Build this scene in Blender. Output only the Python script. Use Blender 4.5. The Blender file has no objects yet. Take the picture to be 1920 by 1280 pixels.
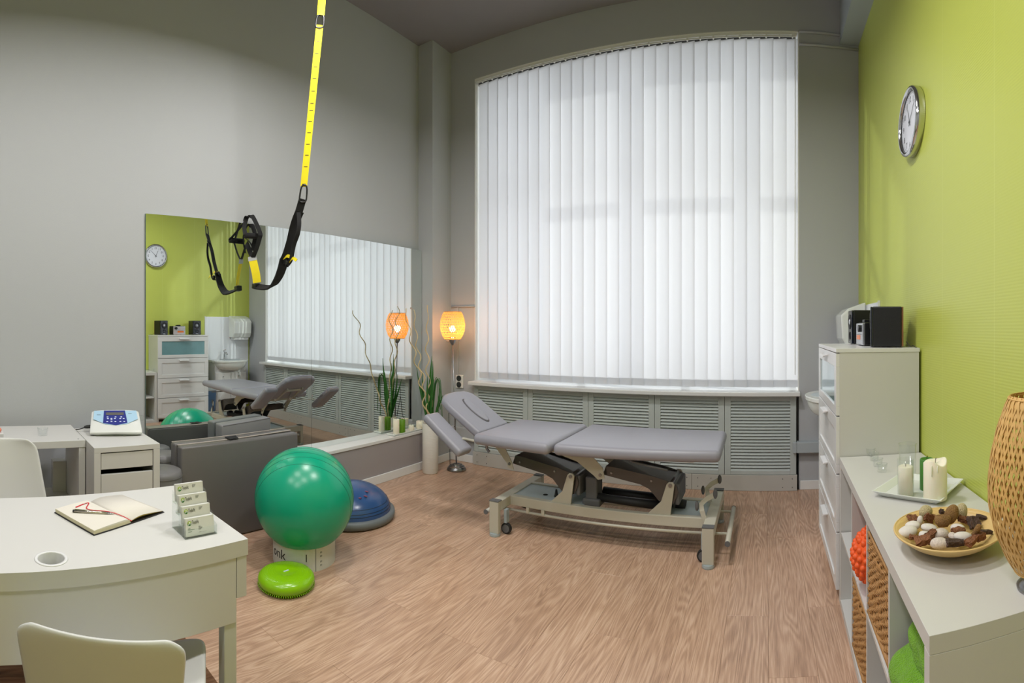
import bpy, bmesh, math, random
from mathutils import Vector, Matrix
random.seed(7)
sc = bpy.context.scene
COL = sc.collection
PI = math.pi
# ------------------------------------------------------------------ camera (stitched cylindrical panorama), world, light, exposure
HC = 1.34; FP = 940.0; XD = 1435.0; YH = 615.0
cd = bpy.data.cameras.new('camera'); cam = bpy.data.objects.new('camera', cd); COL.objects.link(cam); sc.camera = cam
cd.type = 'PANO'; cd.panorama_type = 'CENTRAL_CYLINDRICAL'
cd.central_cylindrical_range_u_min = -960/FP; cd.central_cylindrical_range_u_max = 960/FP
cd.central_cylindrical_range_v_min = -(1280-YH)/FP; cd.central_cylindrical_range_v_max = YH/FP
cd.central_cylindrical_radius = 1.0
cd.clip_start = 0.05
cam.location = (0, 0, HC); cam.rotation_euler = (PI/2, 0, (XD-960)/FP)
sc.view_settings.view_transform = 'Standard'; sc.view_settings.look = 'None'
sc.view_settings.gamma = 1.0; sc.view_settings.use_curve_mapping = False
sc.view_settings.exposure = 0.0
try:
    sc.cycles.use_denoising = True
    sc.cycles.max_bounces = 10; sc.cycles.diffuse_bounces = 6; sc.cycles.transparent_max_bounces = 24
    sc.cycles.caustics_reflective = True
    sc.cycles.sample_clamp_indirect = 4.0
except Exception: pass
world = bpy.data.worlds.new('daylight'); sc.world = world; world.use_nodes = True
bg = world.node_tree.nodes['Background']; bg.inputs[0].default_value = (0.96, 0.958, 1.0, 1); bg.inputs[1].default_value = 1.92

def area(name, loc, size, power, col, rot=(0, 0, 0), shape='DISK', sy=None, spread=PI):
    l = bpy.data.lights.new(name, 'AREA'); l.shape = shape; l.size = size
    if sy: l.size_y = sy
    l.energy = power; l.color = col; l.spread = spread
    o = bpy.data.objects.new(name, l); COL.objects.link(o); o.location = loc; o.rotation_euler = rot
    return o
for (lx, ly, lw) in [(-1.9, -0.8, 17), (-1.85, 0.50, 13), (-1.95, 1.75, 26), (-0.65, -0.8, 20), (-0.65, 0.50, 17), (-0.60, 1.9, 31)]:
    area('ceiling_lamp_light', (lx, ly, 3.36), 0.34, lw, (1.0, 0.98, 0.96))
sun = bpy.data.lights.new('sun', 'SUN'); sun.energy = 3.2; sun.angle = math.radians(2.5); sun.color = (1.0, 0.97, 0.92)
so = bpy.data.objects.new('sun', sun); COL.objects.link(so); so.location = (-6, 8, 6)
so.rotation_euler = Vector((0.80, -0.42, -0.40)).to_track_quat('-Z', 'Y').to_euler()
pl = area('window_portal', (-1.22, 4.42, 2.3), 3.0, 1, (1, 1, 1), rot=(-PI/2, 0, 0), shape='RECTANGLE', sy=3.0)
pl.data.cycles.is_portal = True

# ------------------------------------------------------------------ pixel ray -> point on a real plane (used to read true positions off the photo)
def PY(px, py, Y):
    a = (px-XD)/FP; d = Y/math.cos(a); return Vector((Y*math.tan(a), Y, HC-(py-YH)/FP*d))
def PX(px, py, X):
    a = (px-XD)/FP; d = X/math.sin(a); return Vector((X, X/math.tan(a), HC-(py-YH)/FP*d))
def PZ(px, py, z):
    a = (px-XD)/FP; d = (HC-z)/((py-YH)/FP); return Vector((d*math.sin(a), d*math.cos(a), z))

# ------------------------------------------------------------------ materials
def lin(c):
    return tuple(((v/255)/12.92 if v/255 <= 0.04045 else ((v/255+0.055)/1.055)**2.4) for v in c)
def newmat(name):
    m = bpy.data.materials.new(name); m.use_nodes = True
    nt = m.node_tree; return m, nt, nt.nodes['Principled BSDF']
def mat(name, rgb, rough=0.5, metal=0.0, spec=0.5, coat=0.0, bump=None, var=None, emit=None, trans=0.0, sheen=0.0):
    """bump=(scale, strength[, stretch xyz]); var=(scale, amount)"""
    m, nt, b = newmat(name); c = lin(rgb)
    b.inputs['Base Color'].default_value = (*c, 1); b.inputs['Roughness'].default_value = rough
    b.inputs['Metallic'].default_value = metal; b.inputs['Specular IOR Level'].default_value = spec
    b.inputs['Coat Weight'].default_value = coat; b.inputs['Transmission Weight'].default_value = trans
    b.inputs['Sheen Weight'].default_value = sheen
    tc = nt.nodes.new('ShaderNodeTexCoord'); mp = nt.nodes.new('ShaderNodeMapping'); nt.links.new(tc.outputs['Object'], mp.inputs[0])
    var = var or (3.0, 0.04)
    n = nt.nodes.new('ShaderNodeTexNoise'); n.inputs['Scale'].default_value = var[0]; n.inputs['Detail'].default_value = 4
    nt.links.new(tc.outputs['Object'], n.inputs['Vector'])
    mx = nt.nodes.new('ShaderNodeMix'); mx.data_type = 'RGBA'
    mx.inputs[6].default_value = (*[max(0, v*(1-var[1])) for v in c], 1); mx.inputs[7].default_value = (*[min(1, v*(1+var[1])) for v in c], 1)
    nt.links.new(n.outputs['Fac'], mx.inputs[0]); nt.links.new(mx.outputs[2], b.inputs['Base Color'])
    if bump:
        if len(bump) > 2: mp.inputs['Scale'].default_value = bump[2]
        n2 = nt.nodes.new('ShaderNodeTexNoise'); n2.inputs['Scale'].default_value = bump[0]; n2.inputs['Detail'].default_value = 3
        nt.links.new(mp.outputs[0], n2.inputs['Vector'])
        bp = nt.nodes.new('ShaderNodeBump'); bp.inputs['Strength'].default_value = bump[1]; bp.inputs['Distance'].default_value = 0.01
        nt.links.new(n2.outputs['Fac'], bp.inputs['Height']); nt.links.new(bp.outputs[0], b.inputs['Normal'])
    if emit:
        b.inputs['Emission Color'].default_value = (*lin(emit[0]), 1); b.inputs['Emission Strength'].default_value = emit[1]
    return m
def thin_glass(name, tint=(255, 255, 255), refl=1.0):
    m = bpy.data.materials.new(name); m.use_nodes = True; nt = m.node_tree; nt.nodes.clear()
    o = nt.nodes.new('ShaderNodeOutputMaterial'); t = nt.nodes.new('ShaderNodeBsdfTransparent'); g = nt.nodes.new('ShaderNodeBsdfGlossy')
    t.inputs[0].default_value = (*lin(tint), 1); g.inputs['Roughness'].default_value = 0.02
    f = nt.nodes.new('ShaderNodeLayerWeight'); f.inputs[0].default_value = 0.5
    pw_ = nt.nodes.new('ShaderNodeMath'); pw_.operation = 'POWER'; pw_.inputs[1].default_value = 4.0; nt.links.new(f.outputs['Facing'], pw_.inputs[0])
    mu = nt.nodes.new('ShaderNodeMath'); mu.operation = 'MULTIPLY_ADD'; mu.inputs[1].default_value = 0.42*refl; mu.inputs[2].default_value = 0.035*refl
    mx = nt.nodes.new('ShaderNodeMixShader'); nt.links.new(pw_.outputs[0], mu.inputs[0]); nt.links.new(mu.outputs[0], mx.inputs[0])
    nt.links.new(t.outputs[0], mx.inputs[1]); nt.links.new(g.outputs[0], mx.inputs[2]); nt.links.new(mx.outputs[0], o.inputs[0])
    return m
def translucent(name, rgb, t=0.5, rough=0.8):
    m = bpy.data.materials.new(name); m.use_nodes = True; nt = m.node_tree; nt.nodes.clear()
    o = nt.nodes.new('ShaderNodeOutputMaterial'); d = nt.nodes.new('ShaderNodeBsdfDiffuse'); tr = nt.nodes.new('ShaderNodeBsdfTranslucent')
    mx = nt.nodes.new('ShaderNodeMixShader'); mx.inputs[0].default_value = t
    tc = nt.nodes.new('ShaderNodeTexCoord'); n = nt.nodes.new('ShaderNodeTexNoise'); n.inputs['Scale'].default_value = 400
    nt.links.new(tc.outputs['Object'], n.inputs['Vector'])
    cr = nt.nodes.new('ShaderNodeMix'); cr.data_type = 'RGBA'; c = lin(rgb)
    cr.inputs[6].default_value = (*[v*0.95 for v in c], 1); cr.inputs[7].default_value = (*c, 1)
    nt.links.new(n.outputs['Fac'], cr.inputs[0])
    for s in (d, tr): nt.links.new(cr.outputs[2], s.inputs[0])
    nt.links.new(d.outputs[0], mx.inputs[1]); nt.links.new(tr.outputs[0], mx.inputs[2]); nt.links.new(mx.outputs[0], o.inputs[0])
    return m

M = {}
M['paint'] = mat('grey_wall_paint', (176, 178, 181), 0.75, spec=0.3, bump=(180, 0.06), var=(1.2, 0.025))
M['paint_low'] = mat('warm_grey_paint', (160, 154, 154), 0.7, spec=0.3, bump=(180, 0.06))
M['ceil'] = mat('ceiling_paint', (140, 136, 139), 0.85, spec=0.2, bump=(120, 0.05))
M['beam'] = mat('beam_paint', (168, 176, 180), 0.7, spec=0.3, bump=(120, 0.05))
M['white_trim'] = mat('white_trim_paint', (226, 226, 224), 0.35, var=(6, 0.02))
M['lam'] = mat('white_laminate', (200, 199, 196), 0.38, var=(5, 0.012), bump=(300, 0.02))
M['lam2'] = mat('white_foil', (214, 214, 214), 0.3, var=(5, 0.012))
M['mirror'] = mat('mirror_silver', (232, 238, 236), 0.0, metal=1.0, var=(1, 0.0))
M['mirror_edge'] = mat('mirror_edge', (96, 122, 116), 0.2, metal=0.4)
M['louver'] = mat('louver_paint', (178, 185, 183), 0.5, bump=(60, 0.04), var=(8, 0.04))
M['plinth'] = mat('plinth_paint', (184, 182, 176), 0.5, var=(8, 0.03))
M['bark_sub'] = mat('joint_brown', (96, 74, 60), 0.8)
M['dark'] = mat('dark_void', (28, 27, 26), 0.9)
M['black_plastic'] = mat('black_plastic', (22, 22, 24), 0.35, bump=(200, 0.05))
M['black_gloss'] = mat('black_gloss', (18, 22, 34), 0.12, coat=0.5)
M['chrome'] = mat('chrome', (205, 205, 208), 0.12, metal=1.0)
M['brushed'] = mat('brushed_steel', (150, 150, 152), 0.32, metal=1.0, bump=(50, 0.08, (1, 1, 30)))
M['pad'] = mat('grey_vinyl', (147, 146, 157), 0.34, spec=0.5, bump=(500, 0.07), var=(3, 0.03))
M['pad_seam'] = mat('vinyl_seam', (92, 90, 93), 0.6)
M['frame'] = mat('beige_powder_coat', (188, 184, 170), 0.42, bump=(400, 0.03))
M['plate'] = mat('pale_steel_plate', (168, 180, 184), 0.35, metal=0.2)
M['arm_dark'] = mat('dark_grey_arm', (62, 58, 56), 0.28, spec=0.7, coat=0.3)
M['rubber'] = mat('grey_rubber', (98, 98, 100), 0.7)
M['blk_rubber'] = mat('black_rubber', (30, 30, 31), 0.6)
M['mat_vinyl'] = mat('mat_grey_vinyl', (100, 97, 96), 0.4, bump=(300, 0.06), var=(2, 0.05))
M['mat_vinyl2'] = mat('mat_grey_vinyl_light', (124, 124, 127), 0.4, bump=(300, 0.06), var=(2, 0.05))
M['mat_seam'] = mat('pale_piping', (176, 166, 158), 0.6)
M['pouf'] = mat('pouf_vinyl', (112, 110, 110), 0.45, bump=(300, 0.06))
M['ball'] = mat('green_ball_vinyl', (0, 158, 122), 0.27, spec=0.55, bump=(350, 0.03), var=(2, 0.06))
M['ball_line'] = mat('ball_seam', (0, 92, 70), 0.4)
M['ring'] = mat('ring_cardboard', (206, 206, 200), 0.6, var=(9, 0.03))
M['ink'] = mat('black_ink', (26, 25, 27), 0.6)
M['disc'] = mat('lime_vinyl', (132, 188, 6), 0.24, spec=0.55, var=(4, 0.04))
M['dome'] = mat('blue_dome_vinyl', (44, 80, 132), 0.26, spec=0.6, var=(3, 0.08))
M['dome_rim'] = mat('dome_platform_grey', (112, 118, 122), 0.5)
M['red_print'] = mat('faded_red_print', (130, 52, 84), 0.4)
M['yellow'] = mat('yellow_webbing', (236, 214, 8), 0.75, bump=(600, 0.2), var=(30, 0.08))
M['web'] = mat('black_webbing', (24, 24, 26), 0.85, bump=(600, 0.25))
M['foam'] = mat('black_foam', (30, 29, 30), 0.95, bump=(300, 0.2))
M['tag'] = mat('woven_tag', (176, 178, 180), 0.7)
M['vase'] = mat('white_ceramic_vase', (222, 218, 208), 0.55, bump=(14, 0.25, (1, 1, 8)))
M['leaf'] = mat('plant_leaf', (48, 104, 40), 0.45, var=(14, 0.35))
M['branch'] = mat('willow_branch', (204, 184, 142), 0.7, var=(30, 0.15), bump=(120, 0.2))
M['wax'] = mat('cream_wax', (236, 229, 208), 0.45, spec=0.4, var=(12, 0.02))
M['wax'].node_tree.nodes['Principled BSDF'].inputs['Subsurface Weight'].default_value = 0.15
M['wax_green'] = mat('green_wax', (96, 142, 24), 0.45, var=(12, 0.05))
M['wax_dkgreen'] = mat('dark_green_wax', (58, 118, 36), 0.45, var=(12, 0.05))
M['wick'] = mat('wick', (62, 48, 34), 0.9)
M['ceramic'] = mat('white_glazed_ceramic', (222, 225, 221), 0.16, coat=0.4)
M['glass'] = thin_glass('clear_glass', (253, 254, 254), 1.0)
M['acrylic'] = thin_glass('clear_acrylic', (250, 252, 251), 1.4)
M['pane'] = thin_glass('window_pane', (250, 253, 252), 0.8)
M['weight'] = translucent('blind_weight_pocket', (206, 210, 214), 0.22)
M['vane'] = translucent('blind_vane_fabric', (233, 233, 237), 0.45)
M['bamboo'] = mat('bamboo_strip', (208, 166, 98), 0.55, var=(25, 0.2))
M['bowl'] = mat('bamboo_bowl', (214, 182, 120), 0.42, var=(8, 0.1), bump=(16, 0.3, (1, 1, 14)))
M['rattan'] = mat('rattan_basket', (168, 124, 74), 0.6, var=(40, 0.3))
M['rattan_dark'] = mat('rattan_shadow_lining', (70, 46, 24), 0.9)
M['orange'] = mat('orange_foam', (226, 88, 26), 0.55, var=(20, 0.08))
M['towel'] = mat('lime_towel', (116, 172, 8), 0.95, sheen=0.15, bump=(260, 1.0), var=(60, 0.2))
M['stone_w'] = mat('white_pebble', (212, 206, 199), 0.6, bump=(60, 0.15), var=(25, 0.08))
M['stone_s'] = mat('speckled_pebble', (196, 184, 174), 0.6, bump=(60, 0.2), var=(260, 0.5))
M['bark'] = mat('brown_bark', (136, 88, 58), 0.85, bump=(280, 1.0, (1, .3, 1)), var=(120, 0.4))
M['bark_d'] = mat('dark_bark', (82, 62, 54), 0.85, bump=(280, 1.0, (1, .3, 1)), var=(120, 0.35))
M['pod'] = mat('woody_pod', (166, 126, 74), 0.8, bump=(420, 1.0), var=(80, 0.3))
M['loofah'] = mat('pale_loofah', (222, 206, 160), 0.9, bump=(380, 1.0), var=(60, 0.12))
M['paper'] = mat('cream_paper', (212, 207, 196), 0.8, var=(20, 0.01))
M['page_edge'] = mat('page_edges', (206, 198, 168), 0.8, bump=(200, 0.3, (0.1, 0.1, 40)))
M['cover'] = mat('black_notebook_cover', (26, 24, 28), 0.6)
M['cover_red'] = mat('maroon_notebook_edge', (92, 40, 38), 0.6)
M['ribbon'] = mat('red_ribbon', (190, 22, 36), 0.5)
M['pocket'] = mat('ochre_pocket_paper', (196, 172, 80), 0.8)
M['steel_pen'] = mat('pen_steel', (178, 172, 160), 0.25, metal=1.0)
M['card'] = mat('business_card', (218, 217, 213), 0.55)
M['logo_y'] = mat('logo_lime', (158, 186, 48), 0.5)
M['logo_g'] = mat('logo_green', (40, 112, 44), 0.5)
M['logo_w'] = mat('logo_white', (238, 240, 232), 0.5)
M['print_grey'] = mat('small_print', (120, 124, 124), 0.6)
M['print_green'] = mat('small_green_print', (92, 128, 104), 0.6)
M['dev_body'] = mat('device_plastic', (214, 216, 212), 0.35)
M['dev_base'] = mat('device_lower_shell', (164, 168, 166), 0.4)
M['dev_lblue'] = mat('device_pale_blue', (166, 200, 224), 0.35)
M['dev_navy'] = mat('device_navy', (32, 42, 128), 0.3)
M['lcd'] = mat('device_lcd', (92, 90, 88), 0.2)
M['dev_btn'] = mat('device_button', (206, 214, 238), 0.4)
M['shell'] = mat('white_chair_shell', (204, 204, 202), 0.32)
M['chairmat'] = mat('grey_chair_mat', (104, 92, 82), 0.35)
M['steel_white'] = mat('pale_metal_leg', (196, 200, 192), 0.35)
M['frost'] = mat('frosted_teal_glass', (110, 150, 156), 0.12, coat=0.6, var=(6, 0.2))
M['clock_face'] = mat('clock_face', (226, 227, 236), 0.5)
M['hand'] = mat('clock_hand', (50, 50, 58), 0.4)
M['wood_side'] = mat('speaker_wood_edge', (116, 74, 40), 0.45, var=(30, 0.3))
M['silver'] = mat('silver_plastic', (196, 198, 204), 0.25, metal=0.7)
M['display'] = mat('amber_display', (40, 18, 6), 0.2, emit=((255, 130, 50), .5))
M['bin'] = mat('blue_tinted_bin', (70, 98, 130), 0.35)
M['tile'] = mat('white_splash_panel', (230, 233, 238), 0.15, coat=0.3)
M['sand'] = mat('pink_shell', (222, 130, 104), 0.6)
M['socket'] = mat('socket_white', (220, 220, 216), 0.4)
M['socket_in'] = mat('socket_dark_insert', (38, 44, 44), 0.4)
M['window_frame'] = mat('window_frame_white', (222, 226, 230), 0.4)

def floor_material():
    m, nt, b = newmat('oak_laminate'); N = nt.nodes.new; L = nt.links.new
    tc = N('ShaderNodeTexCoord'); oi = N('ShaderNodeObjectInfo')
    sx = N('ShaderNodeCombineXYZ'); mu = N('ShaderNodeMath'); mu.operation = 'MULTIPLY'; mu.inputs[1].default_value = 37.0
    L(oi.outputs['Random'], mu.inputs[0]); L(mu.outputs[0], sx.inputs[0]); L(mu.outputs[0], sx.inputs[1]); L(mu.outputs[0], sx.inputs[2])
    add = N('ShaderNodeVectorMath'); add.operation = 'ADD'; L(tc.outputs['Object'], add.inputs[0]); L(sx.outputs[0], add.inputs[1])
    m1 = N('ShaderNodeMapping'); m1.inputs['Scale'].default_value = (9, 0.8, 1); L(add.outputs[0], m1.inputs[0])
    n1 = N('ShaderNodeTexNoise'); n1.inputs['Scale'].default_value = 1.0; n1.inputs['Detail'].default_value = 1.5; n1.inputs['Distortion'].default_value = 0.4; L(m1.outputs[0], n1.inputs['Vector'])
    k = N('ShaderNodeMath'); k.operation = 'MULTIPLY'; k.inputs[1].default_value = 120; L(n1.outputs['Fac'], k.inputs[0])
    s = N('ShaderNodeMath'); s.operation = 'SINE'; L(k.outputs[0], s.inputs[0])
    r = N('ShaderNodeMapRange'); r.inputs[1].default_value = -1; r.inputs[2].default_value = 1; L(s.outputs[0], r.inputs[0])
    m2 = N('ShaderNodeMapping'); m2.inputs['Scale'].default_value = (240, 9, 1); L(add.outputs[0], m2.inputs[0])
    n2 = N('ShaderNodeTexNoise'); n2.inputs['Scale'].default_value = 1.0; n2.inputs['Detail'].default_value = 4; L(m2.outputs[0], n2.inputs['Vector'])
    m3 = N('ShaderNodeMapping'); m3.inputs['Scale'].default_value = (14, 1.6, 1); L(add.outputs[0], m3.inputs[0])
    n3 = N('ShaderNodeTexNoise'); n3.inputs['Scale'].default_value = 1.0; n3.inputs['Detail'].default_value = 3; L(m3.outputs[0], n3.inputs['Vector'])
    a1 = N('ShaderNodeMath'); a1.operation = 'MULTIPLY_ADD'; a1.inputs[1].default_value = 0.16; L(r.outputs[0], a1.inputs[0])
    a2 = N('ShaderNodeMath'); a2.operation = 'MULTIPLY_ADD'; a2.inputs[1].default_value = 0.62; L(n2.outputs['Fac'], a2.inputs[0])
    a3 = N('ShaderNodeMath'); a3.operation = 'MULTIPLY_ADD'; a3.inputs[1].default_value = 0.34; a3.inputs[2].default_value = -0.065; L(n3.outputs['Fac'], a3.inputs[0])
    L(a3.outputs[0], a2.inputs[2]); L(a2.outputs[0], a1.inputs[2])
    cr = N('ShaderNodeValToRGB'); e = cr.color_ramp.elements
    e[0].position = 0.18; e[0].color = (*lin((140, 108, 88)), 1); e[1].position = 0.82; e[1].color = (*lin((222, 192, 168)), 1)
    el = e.new(0.5); el.color = (*lin((188, 153, 128)), 1)
    L(a1.outputs[0], cr.inputs[0])
    hv = N('ShaderNodeHueSaturation'); mr = N('ShaderNodeMapRange'); mr.inputs[3].default_value = 0.965; mr.inputs[4].default_value = 1.035
    L(oi.outputs['Random'], mr.inputs[0]); L(mr.outputs[0], hv.inputs['Value']); L(cr.outputs[0], hv.inputs['Color']); L(hv.outputs[0], b.inputs['Base Color'])
    b.inputs['Roughness'].default_value = 0.30; b.inputs['Specular IOR Level'].default_value = 0.45
    bp = N('ShaderNodeBump'); bp.inputs['Strength'].default_value = 0.12; bp.inputs['Distance'].default_value = 0.003
    L(n2.outputs['Fac'], bp.inputs['Height']); L(bp.outputs[0], b.inputs['Normal'])
    return m
M['floor'] = floor_material()
def wallpaper():
    m, nt, b = newmat('lime_wallpaper'); N = nt.nodes.new; L = nt.links.new
    tc = N('ShaderNodeTexCoord')
    mp = N('ShaderNodeMapping'); L(tc.outputs['Object'], mp.inputs[0])
    w = N('ShaderNodeTexWave'); w.wave_type = 'BANDS'; w.bands_direction = 'Z'; w.inputs['Scale'].default_value = 28; w.inputs['Distortion'].default_value = 1.2; w.inputs['Detail Scale'].default_value = 6
    L(tc.outputs['Object'], w.inputs['Vector'])
    n = N('ShaderNodeTexNoise'); n.inputs['Scale'].default_value = 260; L(tc.outputs['Object'], n.inputs['Vector'])
    ad = N('ShaderNodeMath'); ad.operation = 'MULTIPLY_ADD'; ad.inputs[1].default_value = 0.6; L(n.outputs['Fac'], ad.inputs[0]); L(w.outputs['Fac'], ad.inputs[2])
    bp = N('ShaderNodeBump'); bp.inputs['Strength'].default_value = 0.10; bp.inputs['Distance'].default_value = 0.003
    L(ad.outputs[0], bp.inputs['Height']); L(bp.outputs[0], b.inputs['Normal'])
    # roll seams every 0.53 m along the wall
    sp = N('ShaderNodeSeparateXYZ'); L(tc.outputs['Object'], sp.inputs[0])
    q = N('ShaderNodeMath'); q.operation = 'MULTIPLY'; q.inputs[1].default_value = 1/0.53; L(sp.outputs[1], q.inputs[0])
    fr = N('ShaderNodeMath'); fr.operation = 'FRACT'; L(q.outputs[0], fr.inputs[0])
    lt = N('ShaderNodeMath'); lt.operation = 'LESS_THAN'; lt.inputs[1].default_value = 0.006; L(fr.outputs[0], lt.inputs[0])
    mx = N('ShaderNodeMix'); mx.data_type = 'RGBA'; mx.inputs[6].default_value = (*lin((188, 198, 90)), 1); mx.inputs[7].default_value = (*lin((199, 209, 112)), 1)
    L(lt.outputs[0], mx.inputs[0]); L(mx.outputs[2], b.inputs['Base Color'])
    b.inputs['Roughness'].default_value = 0.36; b.inputs['Specular IOR Level'].default_value = 0.6
    return m
M['green'] = wallpaper()

# ------------------------------------------------------------------ mesh builder and scene helpers
OFF = {}
class MB:
    def __init__(s): s.bm = bmesh.new()
    def hexa(s, b4, t4):
        v = [s.bm.verts.new(p) for p in list(b4)+list(t4)]
        for f in ((3, 2, 1, 0), (4, 5, 6, 7), (0, 1, 5, 4), (1, 2, 6, 5), (2, 3, 7, 6), (3, 0, 4, 7)): s.bm.faces.new([v[i] for i in f])
        return s
    def box(s, x0, x1, y0, y1, z0, z1):
        return s.hexa([(x0, y0, z0), (x1, y0, z0), (x1, y1, z0), (x0, y1, z0)], [(x0, y0, z1), (x1, y0, z1), (x1, y1, z1), (x0, y1, z1)])
    def obox(s, c, size, mx):
        x, y, z = [q/2 for q in size]; c = Vector(c)
        f = lambda a, b_, d: c + mx @ Vector((a*x, b_*y, d*z))
        return s.hexa([f(-1, -1, -1), f(1, -1, -1), f(1, 1, -1), f(-1, 1, -1)], [f(-1, -1, 1), f(1, -1, 1), f(1, 1, 1), f(-1, 1, 1)])
    def prism(s, pts, ext):
        """closed polygon of 3D points pushed along ext"""
        ext = Vector(ext); a = [s.bm.verts.new(p) for p in pts]; b = [s.bm.verts.new(Vector(p)+ext) for p in pts]
        n = len(a); s.bm.faces.new(list(reversed(a))); s.bm.faces.new(b)
        for i in range(n): s.bm.faces.new([a[i], a[(i+1) % n], b[(i+1) % n], b[i]])
        return s
    def tube(s, pts, r, n=10, caps=True):
        pts = [Vector(p) for p in pts]; rs = r if isinstance(r, (list, tuple)) else [r]*len(pts)
        prev = None; rings = []
        for i, p in enumerate(pts):
            t = (pts[min(i+1, len(pts)-1)]-pts[max(i-1, 0)])
            t = t.normalized() if t.length > 1e-9 else Vector((0, 0, 1))
            if prev is None:
                u = t.orthogonal().normalized()
            else:
                u = prev - t*prev.dot(t); u = u.normalized() if u.length > 1e-6 else t.orthogonal().normalized()
            prev = u; w = t.cross(u)
            rings.append([s.bm.verts.new(p+(u*math.cos(2*PI*k/n)+w*math.sin(2*PI*k/n))*max(rs[i], 1e-5)) for k in range(n)])
        for a, b in zip(rings, rings[1:]):
            for k in range(n): s.bm.faces.new([a[k], a[(k+1) % n], b[(k+1) % n], b[k]])
        if caps: s.bm.faces.new(list(reversed(rings[0]))); s.bm.faces.new(rings[-1])
        return s
    def lathe(s, prof, c=(0, 0, 0), n=40, mx=None):
        c = Vector(c); rings = []
        for r, z in prof:
            if r < 1e-6: rings.append([s.bm.verts.new(c+((mx @ Vector((0, 0, z))) if mx else Vector((0, 0, z))))])
            else:
                rg = []
                for k in range(n):
                    v = Vector((r*math.cos(2*PI*k/n), r*math.sin(2*PI*k/n), z)); rg.append(s.bm.verts.new(c+((mx @ v) if mx else v)))
                rings.append(rg)
        for a, b in zip(rings, rings[1:]):
            if len(a) == 1 and len(b) == 1: continue
            for k in range(n):
                if len(a) == 1: s.bm.faces.new([a[0], b[(k+1) % n], b[k]])
                elif len(b) == 1: s.bm.faces.new([a[k], a[(k+1) % n], b[0]])
                else: s.bm.faces.new([a[k], a[(k+1) % n], b[(k+1) % n], b[k]])
        return s
    def strap(s, pts, w, th, up=(0, 1, 0)):
        """flat webbing: width along `up`, thickness along the path normal"""
        pts = [Vector(p) for p in pts]; rings = []
        ws = w if isinstance(w, (list, tuple)) else [w]*len(pts)
        for i, p in enumerate(pts):
            t = (pts[min(i+1, len(pts)-1)]-pts[max(i-1, 0)]).normalized()
            u = Vector(up); u = (u - t*u.dot(t)).normalized(); nn = t.cross(u)
            rings.append([s.bm.verts.new(p+u*ws[i]/2*a+nn*th/2*b) for a, b in ((-1, -1), (1, -1), (1, 1), (-1, 1))])
        for a, b in zip(rings, rings[1:]):
            for k in range(4): s.bm.faces.new([a[k], a[(k+1) % 4], b[(k+1) % 4], b[k]])
        s.bm.faces.new(list(reversed(rings[0]))); s.bm.faces.new(rings[-1])
        return s
    def grid(s, rows):
        v = [[s.bm.verts.new(p) for p in r] for r in rows]
        for a, b in zip(v, v[1:]):
            for k in range(len(a)-1): s.bm.faces.new([a[k], a[k+1], b[k+1], b[k]])
        return s
    def ball(s, c, r, seg=24, rings=14, fn=None):
        c = Vector(c); R = Vector(r) if not isinstance(r, (int, float)) else Vector((r, r, r)); rg = []
        for i in range(rings+1):
            th = PI*i/rings
            if i in (0, rings): pts = [Vector((0, 0, math.cos(th)))]
            else: pts = [Vector((math.sin(th)*math.cos(2*PI*k/seg), math.sin(th)*math.sin(2*PI*k/seg), math.cos(th))) for k in range(seg)]
            rg.append([s.bm.verts.new(c+Vector((p.x*R.x, p.y*R.y, p.z*R.z))*(fn(p) if fn else 1)) for p in pts])
        for a, b in zip(rg, rg[1:]):
            for k in range(seg):
                if len(a) == 1: s.bm.faces.new([a[0], b[k], b[(k+1) % seg]])
                elif len(b) == 1: s.bm.faces.new([a[(k+1) % seg], a[k], b[0]])
                else: s.bm.faces.new([a[k], b[k], b[(k+1) % seg], a[(k+1) % seg]])
        return s
def xf(mb, mx):
    bmesh.ops.transform(mb.bm, matrix=mx, verts=mb.bm.verts); return mb
def build(name, mb, m, parent=None, base=None, smooth=False, bevel=0, seg=2, solid=0, label=None, subd=0):
    """links the mesh; under a parent vertices are in the parent's frame, or in world when the parent was made with world=True"""
    off = OFF.get(parent.name, Vector()) if parent else Vector(base) if base is not None else Vector()
    bm = mb.bm; bmesh.ops.recalc_face_normals(bm, faces=bm.faces)
    if off.length > 0: bmesh.ops.translate(bm, verts=bm.verts, vec=-off)
    me = bpy.data.meshes.new(name); bm.to_mesh(me); bm.free()
    me.materials.append(M[m] if isinstance(m, str) else m)
    if smooth:
        for p in me.polygons: p.use_smooth = True
    o = bpy.data.objects.new(name, me); COL.objects.link(o)
    if parent: o.parent = parent
    elif base is not None: o.location = base
    OFF[o.name] = off
    if bevel:
        b = o.modifiers.new('bevel', 'BEVEL'); b.width = bevel; b.segments = seg; b.limit_method = 'ANGLE'; b.angle_limit = math.radians(35); b.harden_normals = False
    if solid:
        b = o.modifiers.new('solid', 'SOLIDIFY'); b.thickness = solid; b.offset = 0
    if subd:
        b = o.modifiers.new('subd', 'SUBSURF'); b.levels = subd; b.render_levels = subd
    if label: o['label'] = label
    return o
def build_each(name, mb, m, parent, **k):
    """one object per loose piece"""
    bm = mb.bm; bm.verts.index_update(); bm.verts.ensure_lookup_table(); seen = set(); res = []
    for v0_ in bm.verts:
        if v0_.index in seen: continue
        st_k = [v0_]; isl = []; seen.add(v0_.index)
        while st_k:
            v = st_k.pop(); isl.append(v)
            for e in v.link_edges:
                w = e.other_vert(v)
                if w.index not in seen: seen.add(w.index); st_k.append(w)
        q = MB(); mp = {v: q.bm.verts.new(v.co) for v in isl}
        for f in {f for v in isl for f in v.link_faces}: q.bm.faces.new([mp[v] for v in f.verts])
        res.append(build(name, q, m, parent, **k))
    bm.free(); return res
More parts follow.
